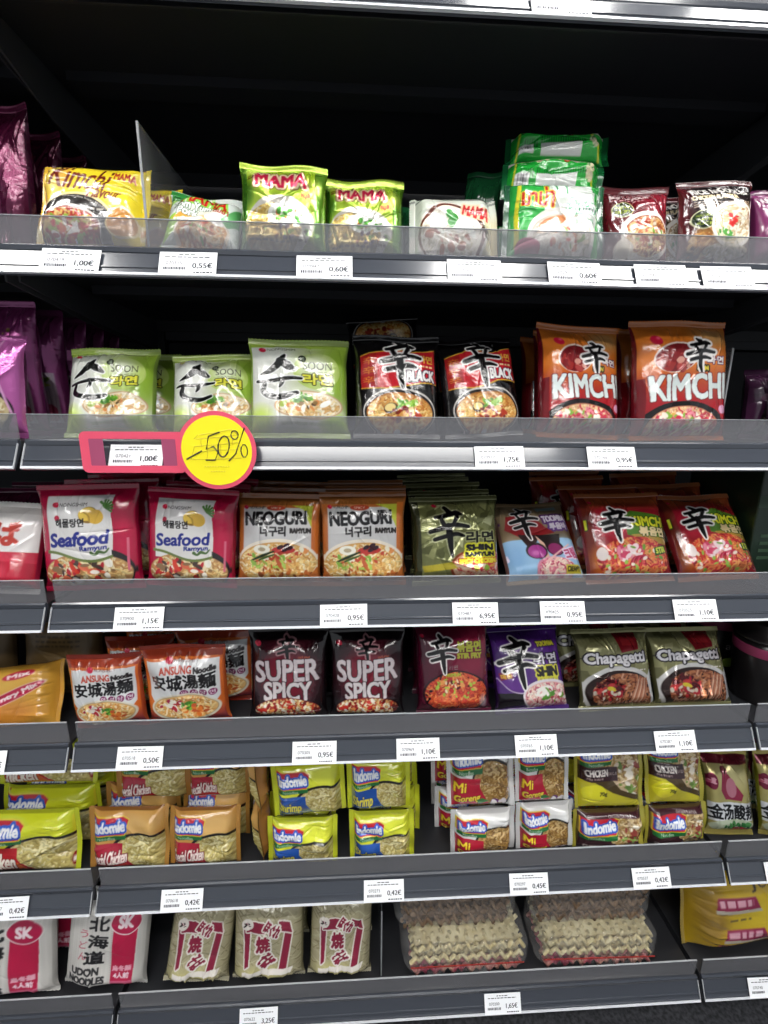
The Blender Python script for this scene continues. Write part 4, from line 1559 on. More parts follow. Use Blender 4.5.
mb = MB(); mb.box(-S, 2 * S, .13, .15, 0, ZS[6] - .04); struct(mb.build('baseboard_front', M['kick']))


# ------------------------------------------------------------------ price tags
def lettering(mb, s, x0, z0, h, wmax=None, sx=1.):
    co, tr, asp = text_tris(s)
    w = h * asp * sx
    if wmax:
        w = min(w, wmax)
    mb.add([(x0 + a * w, -.0004, z0 + b * h) for a, b in co], [tuple(t) for t in tr])
    return w


TILT = math.atan2(RAIL_D - .004, RAIL_H - .006)
TW, TH = .074, .035


def price_tag(k, x, price, label, seed, xo=0., yo=0.):
    rnd = random.Random(seed)
    mb = MB()
    mb.box(-TW / 2, TW / 2, 0, .0006, -TH / 2, TH / 2)
    o = mb.build('price_tag', M['tag'])
    ink = MB()
    for r, (zz, a, b) in enumerate(((.0135, -.012, .010), (.0098, -.030, .028))):
        xx = a
        while xx < b:
            l = rnd.uniform(.003, .007)
            ink.box(xx, min(xx + l, b), -.0003, 0, zz - .0006, zz + .0006)
            xx += l + .0016
    for e_ in (0, .0005) if price else ():
        lettering(ink, price, .006 + e_, -.0085, .0095, .028)
    lettering(ink, '0%d' % rnd.randint(70200, 70990), -.028, -.002, .005)
    xx = -.031
    while xx < -.004:
        l = rnd.uniform(.0006, .0018)
        ink.box(xx, xx + l, -.0003, 0, -.0095, -.0055)
        xx += l + .0009
    xx = .008
    while xx < .03:
        l = rnd.uniform(.002, .004)
        ink.box(xx, xx + l, -.0003, 0, -.0145, -.0128)
        xx += l + .0012
    ink.build('printing', M['ink'], o)
    n = Vector((0, -math.cos(TILT), math.sin(TILT)))
    mid = Vector((x + xo, -.004 - (RAIL_D - .004) * .52, ZS[k] - .004 - (RAIL_H - .006) * .52)) + n * .0026 + Vector((0, yo, 0))
    o.matrix_basis = Matrix.Translation(mid) @ Matrix.Rotation(rnd.uniform(-.015, .015), 4, 'Y') @ Matrix.Rotation(-TILT, 4, 'X')
    tag(o, label, 'price tag', None)
    return o


TAGS = [
    (0, .724, '', 'white price tag on the glowing uppermost rail above all packets'),
    (1, .104, '1,00€', 'overexposed white price tag under the yellow kimchi packet'),
    (1, .253, '0,55€', 'white price tag reading 0,55€ under the pork tom yum packet'),
    (1, .431, '0,60€', 'white price tag reading 0,60€ under the front metallic green packet'),
    (1, .633, '', 'overexposed white price tag under the pale pho packet'),
    (1, .772, '0,60€', 'white price tag reading 0,60€ under the pile of bright green packets'),
    (1, .895, '', 'bright white price tag under the dark red beef bowl packet'),
    (1, .991, '', 'overexposed white price tag under the brown rice noodle packet'),
    (2, .684, '1,75€', 'white price tag reading 1,75€ under the black bowl packets'),
    (2, .855, '0,95€', 'white price tag under the first orange kimchi packet'),
    (3, .137, '1,15€', 'white price tag under the crimson seafood packets'),
    (3, .451, '0,95€', 'white price tag under the grey and brown packets with mussels'),
    (3, .661, '6,95€', 'white price tag under the olive spicy chicken packet'),
    (3, .804, '0,95€', 'white price tag under the beige and blue packet'),
    (3, 1.027, '1,10€', 'white price tag under the copper kimchi stir packets'),
    (4, -.138, '0,80€', 'cut-off white price tag under the gold curry packet'),
    (4, .112, '0,50€', 'white price tag reading 0,50€ under the white and orange packets'),
    (4, .399, '0,95€', 'white price tag under the black super spicy packets'),
    (4, .575, '1,10€', 'white price tag just before the maroon stir fry packet'),
    (4, .781, '1,10€', 'white price tag under the purple packet'),
    (4, 1.031, '1,10€', 'white price tag under the olive packets of dark noodles'),
    (4, 1.253, '1,30€', 'cut-off white price tag under the dark cup'),
    (5, -.150, '0,42€', 'white price tag under the yellow chicken packet'),
    (5, .154, '0,42€', 'white price tag under the brown special chicken packets'),
    (5, .519, '0,42€', 'white price tag under the second pile of yellow shrimp packets'),
    (5, .792, '0,45€', 'white price tag reading 0,45€ under the white fried noodle packets'),
    (5, 1.030, '0,42€', 'white price tag under the olive chicken flavour packets'),
    (5, 1.295, '1,10€', 'cut-off white price tag under the gold sour soup packets'),
    (6, .275, '3,25€', 'white price tag under the middle bag of buckwheat noodles'),
    (6, .762, '1,65€', 'white price tag under the wavy noodle blocks'),
    (6, 1.319, '1,25€', 'white price tag under the big yellow bag'),
]
for i, (k, x, p, lb) in enumerate(TAGS):
    price_tag(k, x, p, lb, i + 3)
price_tag(2, .160, '1,00€', 'white price tag reading 1,00€ inside the pink discount frame', 99, yo=.0)

# ------------------------------------------------------------------ the discount sign
PY = -.0270
t = empty('discount_sign', (.19, PY, ZS[2] - .02))
tag(t, 'pink shelf sign with a round yellow minus 50 percent disc', 'sign')
cx, cz = .1625 - .19, 1.2473 - (ZS[2] - .02)
mb = MB()
W2, H2, wi, hi_ = .0705, .0285, .0585, .0185


def rrect(hw, hh, r, n=5):
    out = []
    for sx, sz, a0 in ((1, 1, 0), (-1, 1, 90), (-1, -1, 180), (1, -1, 270)):
        for i in range(n + 1):
            a = math.radians(a0 + 90 * i / n)
            out.append((sx * (hw - r) + r * math.cos(a), sz * (hh - r) + r * math.sin(a)))
    return out


o_, i_ = rrect(W2, H2, .008), rrect(wi, hi_, .001)
n = len(o_)
vs = [(cx + a, y, cz + b) for y in (0, .0012) for a, b in o_] + [(cx + a, y, cz + b) for y in (0, .0012) for a, b in i_]
fs = []
for i in range(n):
    j = (i + 1) % n
    fs += [(i, j, 2 * n + j, 2 * n + i), (n + j, n + i, 3 * n + i, 3 * n + j), (j, i, n + i, n + j), (2 * n + i, 2 * n + j, 3 * n + j, 3 * n + i)]
mb.add(vs, fs)
mb.build('frame', M['pink'], t)
for sx in (-1, 1):
    mb = MB()
    xa = cx + sx * .050
    mb.box(xa - .0105, xa + .0105, .0002, .0010, cz - .0185, cz + .0185)
    mb.build('side_strip', M['pinkband'], t)
dx, dz, R = .2772 - .19, 1.2502 - (ZS[2] - .02), .0545


def disc(mb, r, y0, y1, n=64):
    vs = [(dx + r * math.cos(2 * math.pi * k / n), y, dz + r * math.sin(2 * math.pi * k / n)) for y in (y0, y1) for k in range(n)]
    mb.add(vs, [tuple(range(n)), tuple(range(2 * n - 1, n - 1, -1))] + [(k, n + k, n + (k + 1) % n, (k + 1) % n) for k in range(n)])


mb = MB(); disc(mb, R, -.0012, .0004); d = mb.build('disc', M['pink'], t)
mb = MB(); disc(mb, R - .006, -.0016, -.0010); mb.build('yellow_face', M['yellow'], d)
mb = MB()
def sk(pts, r, mb):
    mb.tube([(dx + a, -.0017, dz + b) for a, b in pts], r, 5)
sk([(-.042, -.012), (-.020, .000)], .0011, mb)
sk([(.006, .026), (-.010, .020), (-.014, .002), (-.004, .006), (.002, -.002), (-.003, -.013), (-.016, -.013)], .0011, mb)
sk([(.010 + .008 * math.cos(a) , .006 + .014 * math.sin(a) + .004 * math.cos(a)) for a in [k * math.pi / 7 for k in range(15)]], .0011, mb)
sk([(.040, .032), (.026, -.004), (.016, -.014)], .0011, mb)
sk([(.026 + .005 * math.cos(a), .022 + .006 * math.sin(a)) for a in [k * math.pi / 5 for k in range(11)]], .0009, mb)
sk([(.038 + .0045 * math.cos(a), .000 + .009 * math.sin(a)) for a in [k * math.pi / 5 for k in range(11)]], .0009, mb)
mb.build('handwritten_figure', M['promo_ink'], d)
mb = MB()
rnd = random.Random(4)
for (a, b), (c_, e) in (((-.022, .022), (.022, .030)), ((-.028, .016), (.030, .022)), ((-.02, .016), (-.02, .006)), ((.022, .022), (.022, .008)), ((-.03, .006), (.03, .012)), ((-.03, .006), (-.036, -.012)), ((-.036, -.012), (.034, -.010)), ((-.03, -.002), (.03, .002)), ((.03, .012), (.036, -.01)), ((-.012, .006), (-.014, -.011)), ((.006, .008), (.006, -.010)), ((-.024, .022), (-.03, .016)), ((.022, .03), (.03, .022))):
    sk([(a, b), ((a + c_) / 2 + rnd.uniform(-.001, .001), (b + e) / 2 + rnd.uniform(-.001, .001)), (c_, e)], .0004, mb)
for z_, a, b in ((-.022, -.018, .018), (-.029, -.010, .010)):
    x_ = a
    while x_ < b:
        sk([(x_, z_), (x_ + .002, z_)], .0006, mb)
        x_ += .0036
mb.build('faint_sketch', M['promo_faint'], d)


# ------------------------------------------------------------------ clear dividers
def divider(x, k, y0, y1, h, label, lean=0.):
    o = empty('shelf_divider', (x, y0, ZS[k] + .001))
    tag(o, label, 'divider')
    mb = MB(); mb.box(-.001, .001, .0015, y1 - y0, 0, h - .0015); mb.build('panel', M['divider'], o)
    mb = MB(); mb.box(-.0014, .0014, 0, .0015, 0, h); mb.build('front_edge', M['divider_edge'], o)
    mb = MB(); mb.box(-.0012, .0012, .0015, y1 - y0, h - .0015, h); mb.build('top_edge', M['divider'], o)
    return o


divider(.1905, 1, .020, .42, .156, 'clear divider between the yellow kimchi and the tom yum packets')
divider(1.086, 2, .070, .40, .150, 'clear divider past the second orange kimchi packet')
divider(.518, 6, .030, .42, .170, 'clear divider between the buckwheat bags and the wavy noodle blocks')


# ------------------------------------------------------------------ the packets
# key: (print, film, seal axis, thickness, columns, side, seal, back, extra)
KIND = {
    'kimchi': (art_kimchi_yellow, 'film', 'x', .045, 180, '#c9a030', None, '#d8b43a', {}),
    'tomyum': (art_tomyum, 'film', 'y', .035, 130, '#c9d2cc', None, None, {}),
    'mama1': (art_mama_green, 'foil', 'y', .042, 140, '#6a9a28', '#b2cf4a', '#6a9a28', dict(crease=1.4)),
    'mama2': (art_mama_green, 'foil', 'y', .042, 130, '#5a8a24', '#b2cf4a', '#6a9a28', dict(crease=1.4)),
    'pho': (art_pho, 'film', 'x', .035, 150, None, None, None, {}),
    'phoback': (art_dark_green, 'film', 'x', .035, 90, None, '#174d2c', None, {}),
    'senlek': (art_senlek, 'film', 'x', .04, 170, '#1c6a38', '#145232', '#1c7a3c', {}),
    'redbowl': (art_redbowl, 'film', 'y', .035, 110, '#4a0d16', '#5a101a', None, {}),
    'rice': (art_rice, 'film', 'y', .04, 120, '#5a1a20', '#4a161c', None, {}),
    'soon1': (art_soon, 'film', 'y', .046, 150, '#7f9a44', '#a9c25c', '#8aa84a', {}),
    'soon2': (art_soon, 'film', 'y', .046, 140, '#7f9a44', '#a9c25c', '#8aa84a', {}),
    'soon3': (art_soon, 'film', 'y', .046, 160, '#8fae4a', '#b4cc66', '#8aa84a', {}),
    'black1': (art_shin_black, 'film', 'y', .05, 150, '#141014', '#121012', '#141014', {}),
    'black2': (art_shin_black, 'film', 'y', .05, 140, '#141014', '#121012', '#141014', {}),
    'kimchi1': (art_shin_kimchi, 'film', 'y', .055, 140, '#6a121c', '#c46f30', '#6a121c', {}),
    'kimchi2': (art_shin_kimchi, 'film', 'y', .055, 170, '#6a121c', '#c46f30', '#6a121c', {}),
    'seafood1': (art_seafood, 'film', 'y', .048, 175, '#8f0f32', '#a8143c', '#8f0f32', {}),
    'seafood2': (art_seafood, 'film', 'y', .048, 165, '#8f0f32', '#a8143c', '#8f0f32', {}),
    'neo1': (art_neoguri, 'film', 'y', .048, 150, '#9a5626', '#8c5022', '#8a4a20', {}),
    'neo2': (art_neoguri, 'film', 'y', .048, 150, '#9a5626', '#8c5022', '#8a4a20', {}),
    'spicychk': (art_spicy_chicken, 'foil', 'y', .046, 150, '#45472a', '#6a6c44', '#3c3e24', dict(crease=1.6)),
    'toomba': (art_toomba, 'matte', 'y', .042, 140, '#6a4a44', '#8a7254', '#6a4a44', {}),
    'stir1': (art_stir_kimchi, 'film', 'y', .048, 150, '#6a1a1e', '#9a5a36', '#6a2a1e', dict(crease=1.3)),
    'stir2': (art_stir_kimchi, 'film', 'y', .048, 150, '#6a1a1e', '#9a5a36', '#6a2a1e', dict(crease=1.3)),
    'ansung1': (art_ansung, 'film', 'y', .046, 140, '#a84a2c', '#8f3020', '#a84a2c', {}),
    'ansung2': (art_ansung, 'film', 'y', .046, 150, '#c05a2a', '#8f3020', '#a84a2c', {}),
    'super1': (art_super_spicy, 'film', 'y', .046, 140, '#120a0e', '#120c10', '#120a0e', {}),
    'super2': (art_super_spicy, 'film', 'y', .046, 140, '#120a0e', '#120c10', '#120a0e', {}),
    'stirpur': (art_stir_red, 'film', 'y', .046, 140, '#3c0a1e', '#54102c', '#3c0a1e', {}),
    'purple': (art_purple, 'film', 'y', .046, 140, '#241032', '#42206a', '#241032', {}),
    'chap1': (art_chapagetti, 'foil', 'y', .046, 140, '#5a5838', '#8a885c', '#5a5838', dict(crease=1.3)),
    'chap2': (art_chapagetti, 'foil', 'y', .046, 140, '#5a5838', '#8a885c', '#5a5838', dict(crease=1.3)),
    'ychick': (art_ind_chicken, 'film', 'x', .042, 160, '#a8b02a', '#c2ca2c', '#8f962a', {}),
    'spec1': (art_ind_special, 'film', 'x', .042, 130, '#8a5a2a', '#b0803c', '#8a5a2a', {}),
    'spec2': (art_ind_special, 'film', 'x', .042, 130, '#8a5a2a', '#b0803c', '#8a5a2a', {}),
    'shr1': (art_ind_shrimp, 'film', 'x', .042, 130, '#a8b02a', '#c9d02e', '#8f962a', {}),
    'shr2': (art_ind_shrimp, 'film', 'x', .042, 130, '#a8b02a', '#c9d02e', '#8f962a', {}),
    'shrt1': (art_ind_shrimp, 'film', 'x', .042, 130, '#a8b02a', '#c9d02e', '#8f962a', {}),
    'shrt2': (art_ind_shrimp, 'film', 'x', .042, 130, '#a8b02a', '#c9d02e', '#8f962a', {}),
    'mi1': (art_ind_goreng, 'film', 'x', .042, 125, '#c4c4c4', '#d8d8d8', '#b8b8b8', {}),
    'mi2': (art_ind_goreng, 'film', 'x', .042, 120, '#c4c4c4', '#d8d8d8', '#b8b8b8', {}),
    'mit1': (art_ind_goreng, 'film', 'x', .042, 125, '#c4c4c4', '#d8d8d8', '#b8b8b8', {}),
    'mit2': (art_ind_goreng, 'film', 'x', .042, 120, '#c4c4c4', '#d8d8d8', '#b8b8b8', {}),
    'chkt1': (art_ind_flavour, 'film', 'x', .042, 130, '#5a4a2c', '#a8a03a', '#5a4a2c', {}),
    'chkt2': (art_ind_flavour, 'film', 'x', .042, 120, '#5a4a2c', '#a8a03a', '#5a4a2c', {}),
    'chkb1': (art_ind_flavour_low, 'film', 'x', .042, 130, '#5a4a2c', '#a8a03a', '#5a4a2c', {}),
    'chkb2': (art_ind_flavour_low, 'film', 'x', .042, 120, '#5a4a2c', '#a8a03a', '#5a4a2c', {}),
    'suan': (art_suan, 'foil', 'y', .046, 110, '#7a7a30', '#a89a50', '#7a7a30', {}),
    'sk1': (art_udon, 'matte', 'y', .06, 120, '#bdbab4', '#d8d6d2', '#b0ada8', dict(crease=.8)),
    'sk2': (art_udon, 'matte', 'y', .06, 150, '#bdbab4', '#d8d6d2', '#b0ada8', dict(crease=.8)),
    'yak1': (art_yakisoba, 'film', 'y', .06, 130, '#8f8868', '#b8b298', '#8f8868', dict(crease=2.0)),
    'yak2': (art_yakisoba, 'film', 'y', .06, 140, '#8f8868', '#b8b298', '#8f8868', dict(crease=2.0)),
    'yak3': (art_yakisoba, 'film', 'y', .06, 130, '#8f8868', '#b8b298', '#8f8868', dict(crease=2.0)),
}
LABELS = {
    'kimchi': 'yellow kimchi flavour noodle packet lying on its long side by the clear divider',
    'tomyum': 'white and green pork tom yum noodle packet tilted back beside the clear divider',
    'mama1': 'taller metallic lime green noodle packet with pink lettering, standing at the front',
    'mama2': 'shorter metallic lime green noodle packet beside the pale pho packet',
    'pho': 'pale noodle packet with a white pho bowl and red lettering',
    'phoback': 'plain dark green noodle packet behind the pale pho packet',
    'senlek': 'green and white packet with red Thai lettering, lowest and front of its pile',
    'redbowl': 'dark red beef flavour noodle packet with a white bowl, by the green pile',
    'rice': 'dark brown rice noodles chicken flavour packet on the top row',
    'soon1': 'white and lime noodle packet nearest the magenta bags, above the pink frame',
    'soon2': 'white and lime noodle packet standing behind the yellow discount disc',
    'soon3': 'white and lime noodle packet next to the black packets',
    'black1': 'black and red noodle packet standing next to a lime one',
    'black2': 'black and red noodle packet between its black twin and the orange kimchi packet',
    'kimchi1': 'orange and red KIMCHI noodle packet next to the black packets, lower of the two',
    'kimchi2': 'taller orange and red KIMCHI noodle packet next to the clear divider',
    'seafood1': 'crimson and white seafood noodle packet at the shelf end, beneath the pink frame',
    'seafood2': 'crimson and white seafood noodle packet beside the grey and brown ones',
    'neo1': 'grey and brown mussel noodle packet standing next to a crimson seafood packet',
    'neo2': 'grey and brown mussel noodle packet standing next to the olive foil packet',
    'spicychk': 'olive gold foil packet reading SPICY CHICKEN on the third row',
    'toomba': 'beige and pale blue noodle packet with purple sunglasses, leaning far back',
    'stir1': 'copper and red kimchi stir noodle packet next to the beige and blue one',
    'stir2': 'copper and red kimchi stir noodle packet tilted back by the green carton',
    'ansung1': 'white and orange packet with black Chinese characters at the shelf end',
    'ansung2': 'white and orange packet with black Chinese characters next to the black packets',
    'super1': 'black SUPER SPICY noodle packet next to the white and orange packets',
    'super2': 'black SUPER SPICY noodle packet next to the maroon stir fry packet',
    'stirpur': 'maroon STIR FRY noodle packet with orange noodles next to the purple one',
    'purple': 'purple noodle packet with a huge black brush character',
    'chap1': 'olive foil packet of dark noodles standing next to the purple packet',
    'chap2': 'olive foil packet of dark noodles standing next to the dark cup',
    'ychick': 'yellow chicken noodle packet in front, beside the brown special chicken packets',
    'spec1': 'brown special chicken packet at the front of the shelf end',
    'spec2': 'brown special chicken packet at the front, next to the yellow shrimp packets',
    'shr1': 'yellow shrimp packet, lower of the pile next to the brown packets',
    'shr2': 'yellow shrimp packet, lower of the pile next to the white fried noodle packets',
    'shrt1': 'yellow shrimp packet, upper of the pile next to the brown packets',
    'shrt2': 'yellow shrimp packet, upper of the pile next to the white fried noodle packets',
    'mi1': 'white fried noodle packet, lower of the pile next to the yellow packets',
    'mi2': 'white fried noodle packet, lower of the pile next to the olive packets',
    'mit1': 'white fried noodle packet, upper of the pile next to the yellow packets',
    'mit2': 'white fried noodle packet, upper of the pile next to the olive packets',
    'chkt1': 'olive chicken flavour packet, upper of the pile next to the white packets',
    'chkt2': 'olive chicken flavour packet, upper of the pile next to the gold soup packet',
    'chkb1': 'olive chicken flavour packet, lower of the pile next to the white packets',
    'chkb2': 'olive chicken flavour packet, lower of the pile next to the gold soup packet',
    'suan': 'gold sour soup packet with a white band of black Chinese characters',
    'sk1': 'white bag of udon cut off by the picture edge, red round emblem',
    'sk2': 'white bag of udon with tall black characters and a red band',
    'yak1': 'clear bag of buckwheat noodles nearest the white udon bag, tilted',
    'yak2': 'clear bag of buckwheat noodles in the middle of its three',
    'yak3': 'clear bag of buckwheat noodles standing beside the clear divider',
}
# small corrections of the measured stance: key -> changes
FIX = {
    'soon1': dict(x=.094, w=.126), 'soon2': dict(w=.124), 'black2': dict(w=.124), 'kimchi1': dict(w=.136, x=.832), 'kimchi2': dict(x=1.000, w=.156),
    'spicychk': dict(w=.145), 'stir1': dict(w=.152), 'stir2': dict(w=.146), 'chap1': dict(w=.138), 'chap2': dict(w=.142), 'spec1': dict(x=.041, w=.148), 'spec2': dict(x=.181, w=.134),
    'seafood1': dict(x=.043), 'purple': dict(w=.132, x=.795),
    'kimchi': dict(x=.109, w=.150), 'mama2': dict(y=.036), 'phoback': dict(y=.085),
    'shrt1': dict(z=.094), 'shrt2': dict(z=.097), 'shr1': dict(h=.094), 'shr2': dict(h=.097),
    'mi1': dict(h=.093), 'mi2': dict(h=.095), 'mit1': dict(z=.095, h=.132), 'mit2': dict(z=.097, h=.128),
    'chkb1': dict(h=.076), 'chkb2': dict(h=.078), 'chkt1': dict(z=.078, h=.138), 'chkt2': dict(z=.080, h=.134),
    'sk2': dict(h=.196, w=.150, y=.014), 'sk1': dict(h=.200, w=.178, x=-.226, y=.014), 'yak1': dict(h=.180, y=.010, w=.121), 'yak2': dict(h=.182, y=.012, w=.148), 'yak3': dict(h=.184, y=.014, w=.132, x=.431), 'suan': dict(w=.094, x=1.232),
}
ORD = ['', 'second', 'third', 'fourth', 'fifth', 'sixth']
PK = {}


def make(key, spec, seed, label, group=None):
    k, x, y, z, w, h, lean, yaw, roll = spec
    art, film, ax, t, cols, side, seal, back, ex = KIND[key]
    meshes = pouch('noodle_packet', art, w, h, t, M[film], cols, ax, side, seal, back, seed, **ex)
    return packet(spec, dict(meshes=meshes, axis=ax, t=t), x, y, ZS[k], z, lean, yaw, roll, label, group)


for n_, (key, spec) in enumerate(FIT.items()):
    spec = list(spec)
    for f, v in FIX.get(key, {}).items():
        spec[('k', 'x', 'y', 'z', 'w', 'h', 'lean', 'yaw', 'roll').index(f)] = v
    if KIND[key][2] == 'y':
        spec[4] *= 1.0 if key in ('seafood1', 'seafood2', 'yak2', 'yak3', 'ansung1', 'ansung2') else 1.05 if key in ('black1', 'black2', 'stirpur') else 1.075
        spec[5] *= 1.035
    else:
        spec[5] *= 1.05 if not spec[3] else 1.
    PK[key] = make(key, spec, n_ + 1, LABELS[key])

# packets further back in each column: key -> short name, [(dx, dy, dz, extra lean)]
BEHIND = {
    'kimchi': ('yellow kimchi packet behind the front kimchi one', [(.020, .075, 0, -.1)]),
    'mama1': ('metallic lime packet behind the taller front one', [(-.004, .06, 0, 0)]),
    'mama2': ('metallic lime packet behind the shorter front one', [(-.012, .065, 0, .05)]),
    'rice': ('dark maroon rice noodle packet behind the front brown one', [(-.030, .062, 0, 0)]),
    'soon1': ('lime packet behind the one above the pink frame', [(.008, .062, 0, .0), (.022, .122, 0, -.1), (.03, .19, 0, -.15)]),
    'soon2': ('lime packet behind the one at the discount disc', [(-.008, .064, 0, 0)]),
    'soon3': ('lime packet behind the one next to the black packets', [(-.004, .06, 0, 0)]),
    'black1': ('black bowl packet behind the one beside the lime packet', [(-.002, .066, 0, -.08)]),
    'black2': ('black bowl packet behind the one beside the orange kimchi packet', [(.0, .068, 0, -.1), (.0, .13, 0, -.3)]),
    'kimchi1': ('maroon sided kimchi packet behind the lower orange one', [(.022, .068, 0, 0), (.024, .135, 0, .0)]),
    'kimchi2': ('orange kimchi packet behind the taller one', [(.016, .068, 0, 0)]),
    'seafood1': ('crimson seafood packet behind the one at the shelf end', [(.004, .060, 0, 0), (.008, .120, 0, -.1), (.008, .18, 0, -.1)]),
    'seafood2': ('crimson seafood packet behind the one beside the brown packets', [(.004, .060, 0, 0), (.004, .120, 0, -.06)]),
    'neo1': ('brown mussel packet behind the one beside the seafood packet', [(.004, .062, 0, 0), (.004, .124, 0, -.1)]),
    'neo2': ('brown mussel packet behind the one beside the olive foil packet', [(.006, .062, 0, 0), (.006, .124, 0, -.05)]),
    'spicychk': ('olive foil packet behind the front spicy chicken one', [(.004, .060, 0, 0), (.002, .120, 0, -.12), (-.006, .178, 0, -.2), (0, .236, 0, -.25)]),
    'stir1': ('copper kimchi stir packet behind the one by the beige packet', [(.0, .068, 0, -.06), (-.034, .136, 0, -.2), (-.01, .20, 0, -.3)]),
    'stir2': ('copper kimchi stir packet behind the one by the green carton', [(-.004, .072, 0, -.12), (-.012, .15, 0, -.35)]),
    'ansung1': ('orange packet with Chinese characters behind the shelf end one', [(.030, .052, 0, 0), (.034, .104, .0, 0), (.034, .156, 0, .0), (.034, .21, 0, 0)]),
    'ansung2': ('orange packet with Chinese characters behind the one by the black packets', [(.032, .052, 0, 0), (.034, .104, 0, 0), (.034, .156, 0, 0), (.034, .208, 0, 0)]),
    'super1': ('black super spicy packet behind the one by the orange packets', [(0, .058, 0, 0), (.004, .116, 0, 0)]),
    'super2': ('black super spicy packet behind the one by the maroon packet', [(.004, .058, 0, 0), (.004, .116, 0, 0)]),
    'stirpur': ('maroon stir fry packet behind the front one', [(0, .060, 0, 0), (0, .122, 0, -.1)]),
    'purple': ('purple packet behind the front purple one', [(-.006, .064, 0, -.1)]),
    'chap1': ('olive dark noodle packet behind the one by the purple packet', [(-.022, .064, 0, -.1), (-.018, .126, 0, -.16), (-.036, .186, 0, -.2), (-.02, .246, 0, -.25)]),
    'chap2': ('olive dark noodle packet behind the one by the dark cup', [(-.014, .066, 0, -.12), (-.012, .13, 0, -.2)]),
    'ychick': ('yellow chicken packet behind the front yellow one', [(.006, .056, 0, 0), (.010, .112, 0, 0), (.012, .168, 0, 0), (.012, .224, 0, 0)]),
    'spec1': ('brown special chicken packet low behind the shelf end one', [(.0, .056, 0, 0), (.0, .112, 0, 0)]),
    'spec2': ('brown special chicken packet low behind the one by the shrimp packets', [(.004, .056, 0, 0), (.004, .112, 0, 0)]),
    'shr1': ('yellow shrimp packet low behind the pile by the brown packets', [(-.006, .052, 0, 0), (-.01, .104, 0, 0)]),
    'shr2': ('yellow shrimp packet low behind the pile by the white packets', [(.018, .052, 0, 0), (.02, .104, 0, 0)]),
    'shrt1': ('yellow shrimp packet high behind the pile by the brown packets', [(-.004, .054, 0, 0), (0, .108, 0, 0)]),
    'shrt2': ('yellow shrimp packet high behind the pile by the white packets', [(.018, .054, 0, 0), (.02, .108, 0, 0)]),
    'mi1': ('white fried noodle packet low behind the pile by the yellow packets', [(-.022, .052, 0, 0), (-.02, .104, 0, 0)]),
    'mi2': ('white fried noodle packet low behind the pile by the olive packets', [(.004, .052, 0, 0), (0, .104, 0, 0)]),
    'mit1': ('white fried noodle packet high behind the pile by the yellow packets', [(-.022, .056, 0, 0), (-.018, .112, 0, 0)]),
    'mit2': ('white fried noodle packet high behind the pile by the olive packets', [(0, .056, 0, 0)]),
    'chkb1': ('olive chicken packet low behind the pile by the white packets', [(0, .054, 0, 0), (0, .108, 0, 0)]),
    'chkb2': ('olive chicken packet low behind the pile by the gold packet', [(0, .054, 0, 0), (0, .108, 0, 0)]),
    'chkt1': ('olive chicken packet high behind the pile by the white packets', [(-.004, .058, 0, 0), (0, .116, 0, 0)]),
    'chkt2': ('olive chicken packet high behind the pile by the gold packet', [(.006, .060, 0, 0), (0, .12, 0, 0)]),
    'suan': ('gold sour soup packet behind the front one', [(0, .064, 0, 0), (0, .128, 0, 0)]),
    'sk1': ('white udon bag behind the cut-off one', [(.026, .080, 0, 0)]),
    'yak1': ('clear buckwheat noodle bag behind the tilted one', [(-.016, .085, 0, 0)]),
    'yak2': ('clear buckwheat noodle bag behind the middle one', [(0, .085, 0, 0)]),
    'yak3': ('clear buckwheat noodle bag behind the one by the divider', [(.004, .085, 0, 0)]),
}
for key, (nm, spots) in BEHIND.items():
    cum, ln = 0., FIT[key][6]
    for i, (dx, dy, dz, dl) in enumerate(spots):
        lb = nm if len(spots) == 1 else '%s, %s from the front' % (nm, ORD[i + 1])
        la = ln
        ln = max(.02, FIT[key][6] + dl)
        t_, h_ = KIND[key][3], FIT[key][5]
        cum += (t_ + .0145) / math.cos(ln) + max(0., h_ * (math.sin(la) - math.sin(ln)))
        if FIT[key][2] + cum + h_ * math.sin(ln) + t_ * .8 > DEPTH - .012:
            break
        dup(PK[key], dx, cum, dz, ln - FIT[key][6], lb, None)


def one(key, art, film, ax, t, cols, spec, label, seed, side=None, seal=None, back=None, group=None, **ex):
    KIND[key] = (art, film, ax, t, cols, side, seal, back, ex)
    PK[key] = make(key, spec, seed, label, group)
    return PK[key]


# top row: the pile of bright green packets, two lying over the front one; dark green ones beside them
one('gb1', art_green_back, 'film', 'x', .042, 150, (1, .772, .080, .108, .154, .060, .32, -.16, .08), 'bright green packet with a white label, middle of the pile', 201, '#1c8a38', '#136034', '#1c8a38')
one('gb2', art_green_back, 'film', 'x', .042, 150, (1, .788, .108, .167, .160, .056, .45, -.14, .06), 'bright green packet on top of its pile', 202, '#1c8a38', '#136034', '#1c8a38')
one('gb3', art_green_back, 'film', 'x', .05, 90, (1, .775, .112, .0, .150, .095, .15, .0, .0), 'bright green packet hidden under the pile, at the back', 205, '#1c8a38', '#136034', '#1c8a38')
one('dg1', art_dark_green, 'film', 'y', .034, 80, (1, .662, .150, 0, .064, .185, .12, -.4, .12), 'dark green packet standing on end beside the bright green pile', 203, None, '#1c6238')
one('dg2', art_dark_green, 'film', 'y', .034, 80, (1, .600, .170, 0, .06, .150, .15, -.3, .05), 'dark green packet standing on end behind the pale pho packet', 204, None, '#1c6238')
one('lilac', art_lilac, 'film', 'y', .04, 110, (1, 1.103, .010, 0, .098, .120, .2, -.05, .0), 'lilac rice noodle packet cut off beside the brown rice noodle packet', 206, '#5a2048', '#5a2048')
one('lilac2', art_maroon, 'film', 'y', .04, 90, (1, 1.262, .030, 0, .11, .125, .2, 0, 0), 'maroon packet beyond the lilac rice noodle packet', 207)
